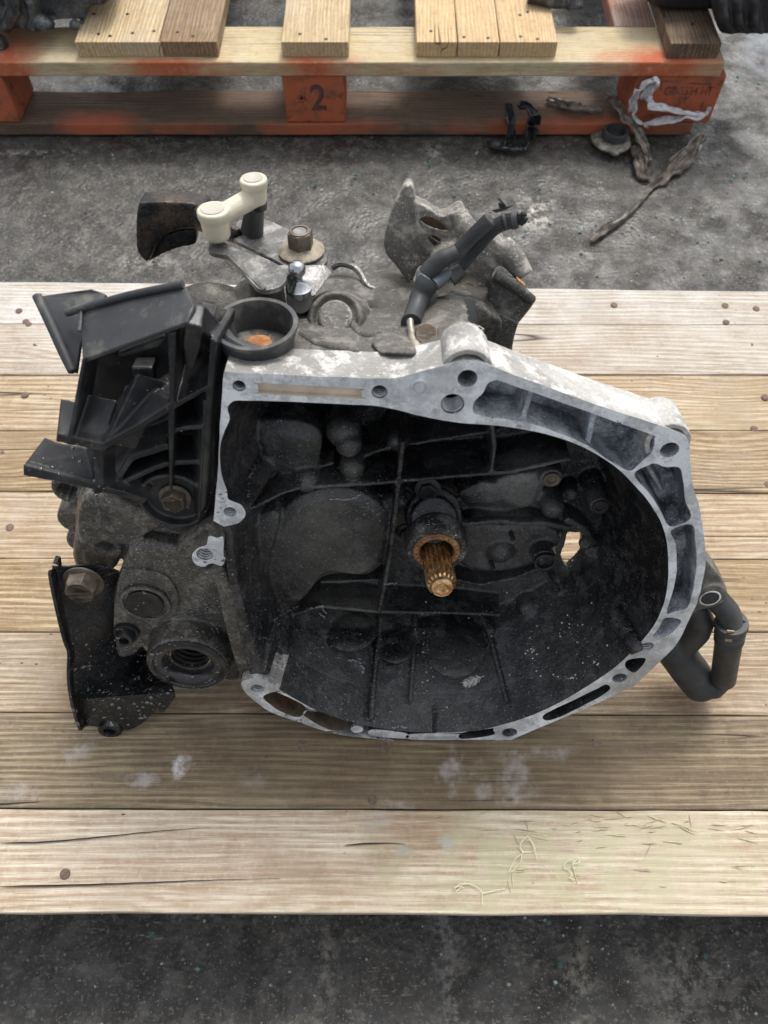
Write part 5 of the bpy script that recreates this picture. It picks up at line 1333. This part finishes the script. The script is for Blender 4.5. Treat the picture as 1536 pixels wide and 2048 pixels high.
m.tube(Q(1150, 20, YF + .10), Vector((-.1, .5, .5)), .0125, .009, .05)
for p in m.v: p.z = max(p.z, ZD + .0005)
m.build('pipe_body', m_bgc, ct, voxel=.0016, smooth=3)

# ---- feather on the floor of the bell
fc = onfloor(948, 1362, .0035)
fe = thing('feather', fc, 'small white downy feather caught inside the bottom of the bell', 'feather')
m_fe = plain('white_down', (.62, .60, .56), .9, 0, .1)
du = (onfloor(968, 1352, .004) - onfloor(926, 1368, .004)); Lf = du.length; du.normalize(); nv = (CAM - fc).normalized(); sv_ = du.cross(nv).normalized()
rnd = random.Random(4)
m = MB(); a0 = onfloor(968, 1352, .0045); a1 = onfloor(928, 1368, .0035)
m.sweep([a0, a0.lerp(a1, .5) + nv * .001, a1], [.0003, .00022, .0001], 6); m.build('quill', m_fe, fe)
m = MB()
for k in range(90):
    t_ = rnd.uniform(.15, 1); s_ = rnd.choice([-1, 1]); b = a0.lerp(a1, t_)
    ln = .0065 * math.sin(math.pi * min(1, t_ * .75 + .15)) * rnd.uniform(.7, 1.1)
    e_ = b + (-du * .75 + sv_ * s_ * rnd.uniform(.5, .9) + nv * rnd.uniform(-.1, .25)).normalized() * ln
    m.sweep([b, b.lerp(e_, .5) + nv * .0004, e_], [.00022, .00018, .00006], 4)
tag(m.build('barbs', m_fe, fe), kind='stuff')

# ---- pale root fibres on the front board
m_fi = plain('cream_root_fibre', (.72, .69, .52), .8, 0, .1)
def fibre(strands, label, r=.0003):
    c = XZ(*strands[0][0], ZD + .001)
    m = MB(); rnd = random.Random(len(label))
    for s in strands:
        P_ = [XZ(a, b, ZD + .0016 + rnd.uniform(0, .0018)) for a, b in s]
        q = cr(P_, 5, False); q = [p + Vector((noise.noise(p * 300), noise.noise(p * 310 + Vector((3, 0, 0))), 0)) * .0006 for p in q]
        m.sweep(q, r, 6)
    o = m.build('root_fibre', m_fi); tag(o, label, 'root fibre', 'root fibres on the front board'); return o
fibre([[(1054, 1674), (1040, 1690), (1046, 1706), (1036, 1712), (1026, 1726), (1018, 1745)], [(1054, 1672), (1068, 1690), (1070, 1700), (1060, 1704), (1046, 1706), (1040, 1726), (1022, 1744)], [(1052, 1680), (1062, 1682), (1070, 1702), (1074, 1718)], [(1046, 1706), (1040, 1698), (1034, 1690)]], 'tangled cream root fibre with an open loop, largest of the three on the front board')
fibre([[(1156, 1714), (1150, 1722), (1140, 1720), (1130, 1728), (1128, 1736), (1138, 1740), (1144, 1750), (1138, 1756)], [(1150, 1722), (1146, 1730), (1150, 1738)], [(1138, 1756), (1150, 1760)], [(1156, 1714), (1158, 1724), (1144, 1728)]], 'small curled cream root fibre, rightmost of the three on the front board')
fibre([[(908, 1780), (922, 1768), (940, 1768), (955, 1774), (966, 1785), (984, 1782), (1010, 1776)], [(966, 1785), (964, 1798), (965, 1808)], [(908, 1776), (916, 1772), (928, 1776)], [(912, 1784), (920, 1776), (930, 1764)]], 'forked cream root fibre nearest the front edge of the pallet')

# ---- water beads, wet streaks and white crumbs on the gearbox
bpy.context.view_layer.update()
dg = bpy.context.evaluated_depsgraph_get()
def hit(px, py):
    r = ray(px, py).normalized()
    ok, loc, nrm, idx, ob, mt = S.ray_cast(dg, CAM, r, distance=3)
    if not ok: return None
    q = ob
    while q.parent: q = q.parent
    return (loc, nrm, q.name) if q.name.startswith('gearbox') else None
rnd = random.Random(21)
dr = MB(); cb_ = MB(); nd = 0
def bead(mb, p, n, r, flat, el=1.0):
    mb.ball(p + n * r * flat * .15, r, (el, 1 / el ** .5, flat), ax=n, seg=8 if r < .0011 else 12, rings=5 if r < .0011 else 7)
def region(x0, y0, x1, y1, cnt, r0, r1, mb=dr, flat=.5, inside=None, pw=2.5):
    for _ in range(cnt):
        x, y = rnd.uniform(x0, x1), rnd.uniform(y0, y1)
        if inside and not inside(x, y): continue
        h = hit(x, y)
        if not h: continue
        bead(mb, h[0], h[1], r0 + (r1 - r0) * rnd.random() ** pw, flat * rnd.uniform(.7, 1.2), rnd.uniform(.8, 1.5))
region(140, 1270, 350, 1455, 210, .0004, .0021)
region(228, 1100, 470, 1385, 330, .0003, .0015)
region(495, 925, 600, 1025, 260, .0003, .0009, inside=lambda x, y: y > 1040 - (x - 495) * 1.2 or y > 985)
region(540, 1230, 900, 1450, 330, .0003, .0013)
region(480, 1040, 570, 1360, 320, .0003, .0009)
region(600, 930, 830, 1030, 90, .0003, .0012)
region(480, 820, 1250, 1240, 260, .0002, .0009)
region(900, 1180, 1300, 1440, 220, .0002, .0008)
region(55, 880, 190, 965, 18, .0005, .0013)
region(160, 720, 430, 1040, 60, .0003, .0009)
region(110, 960, 460, 1120, 90, .0003, .0009)
region(490, 1360, 1200, 1485, 110, .0003, .0011)
# irregular wet runs: chains of merging beads
for pts, r in (([(612, 1216), (640, 1214), (652, 1222), (650, 1232), (640, 1226)], .0017), ([(698, 1320), (714, 1322), (726, 1334), (726, 1344)], .0014), ([(390, 1193), (404, 1197), (414, 1212), (412, 1220)], .0012), ([(338, 1244), (332, 1262), (322, 1276)], .0010), ([(252, 1140), (290, 1146), (320, 1155), (350, 1172)], .0009), ([(188, 990), (196, 1010), (200, 1040), (198, 1058)], .0012), ([(545, 1242), (570, 1225), (595, 1212)], .0011), ([(768, 1168), (790, 1168)], .0012), ([(786, 1455), (800, 1452), (812, 1456)], .0012), ([(662, 1000), (672, 998), (690, 1000), (710, 996), (718, 992)], .0012), ([(280, 1124), (310, 1122), (335, 1126)], .0009), ([(757, 1226), (752, 1300), (748, 1350), (746, 1440)], .0007), ([(826, 1330), (828, 1370), (826, 1400)], .0008), ([(330, 1335), (350, 1372), (400, 1378)], .0008)):
    q = cr([(a, b, 0) for a, b in pts], 8, False)
    for p in q:
        h = hit(p.x + rnd.uniform(-1.5, 1.5), p.y + rnd.uniform(-1.5, 1.5))
        if h: bead(dr, h[0], h[1], r * rnd.uniform(.5, 1.25), .4, 1.2)
wo = dr.build('water_bead', m_drop, gb, shade=R(80)); wo['kind'] = 'stuff'
for (cx, cy, sx, sy, n) in ((1130, 1262, 35, 9, 70), (1060, 1290, 10, 14, 40), (1130, 1355, 22, 3, 50), (1180, 1320, 18, 6, 30), (1100, 1250, 60, 60, 60), (1000, 1300, 120, 60, 60), (850, 1300, 5, 40, 60), (930, 1368, 4, 3, 10), (1012, 1180, 4, 3, 5), (720, 1420, 150, 30, 30), (1070, 1300, 6, 18, 30)):
    for _ in range(n // 2):
        h = hit(rnd.gauss(cx, sx), rnd.gauss(cy, sy))
        if h: chip(cb_, h[0] + h[1] * .0002, rnd.choice([.0002, .0003, .0004, .0009]), 0)
wo = cb_.build('white_crumbs', plain('white_oxide_crumb', (.55, .54, .50), .9), gb, shade=R(20)); wo['kind'] = 'stuff'
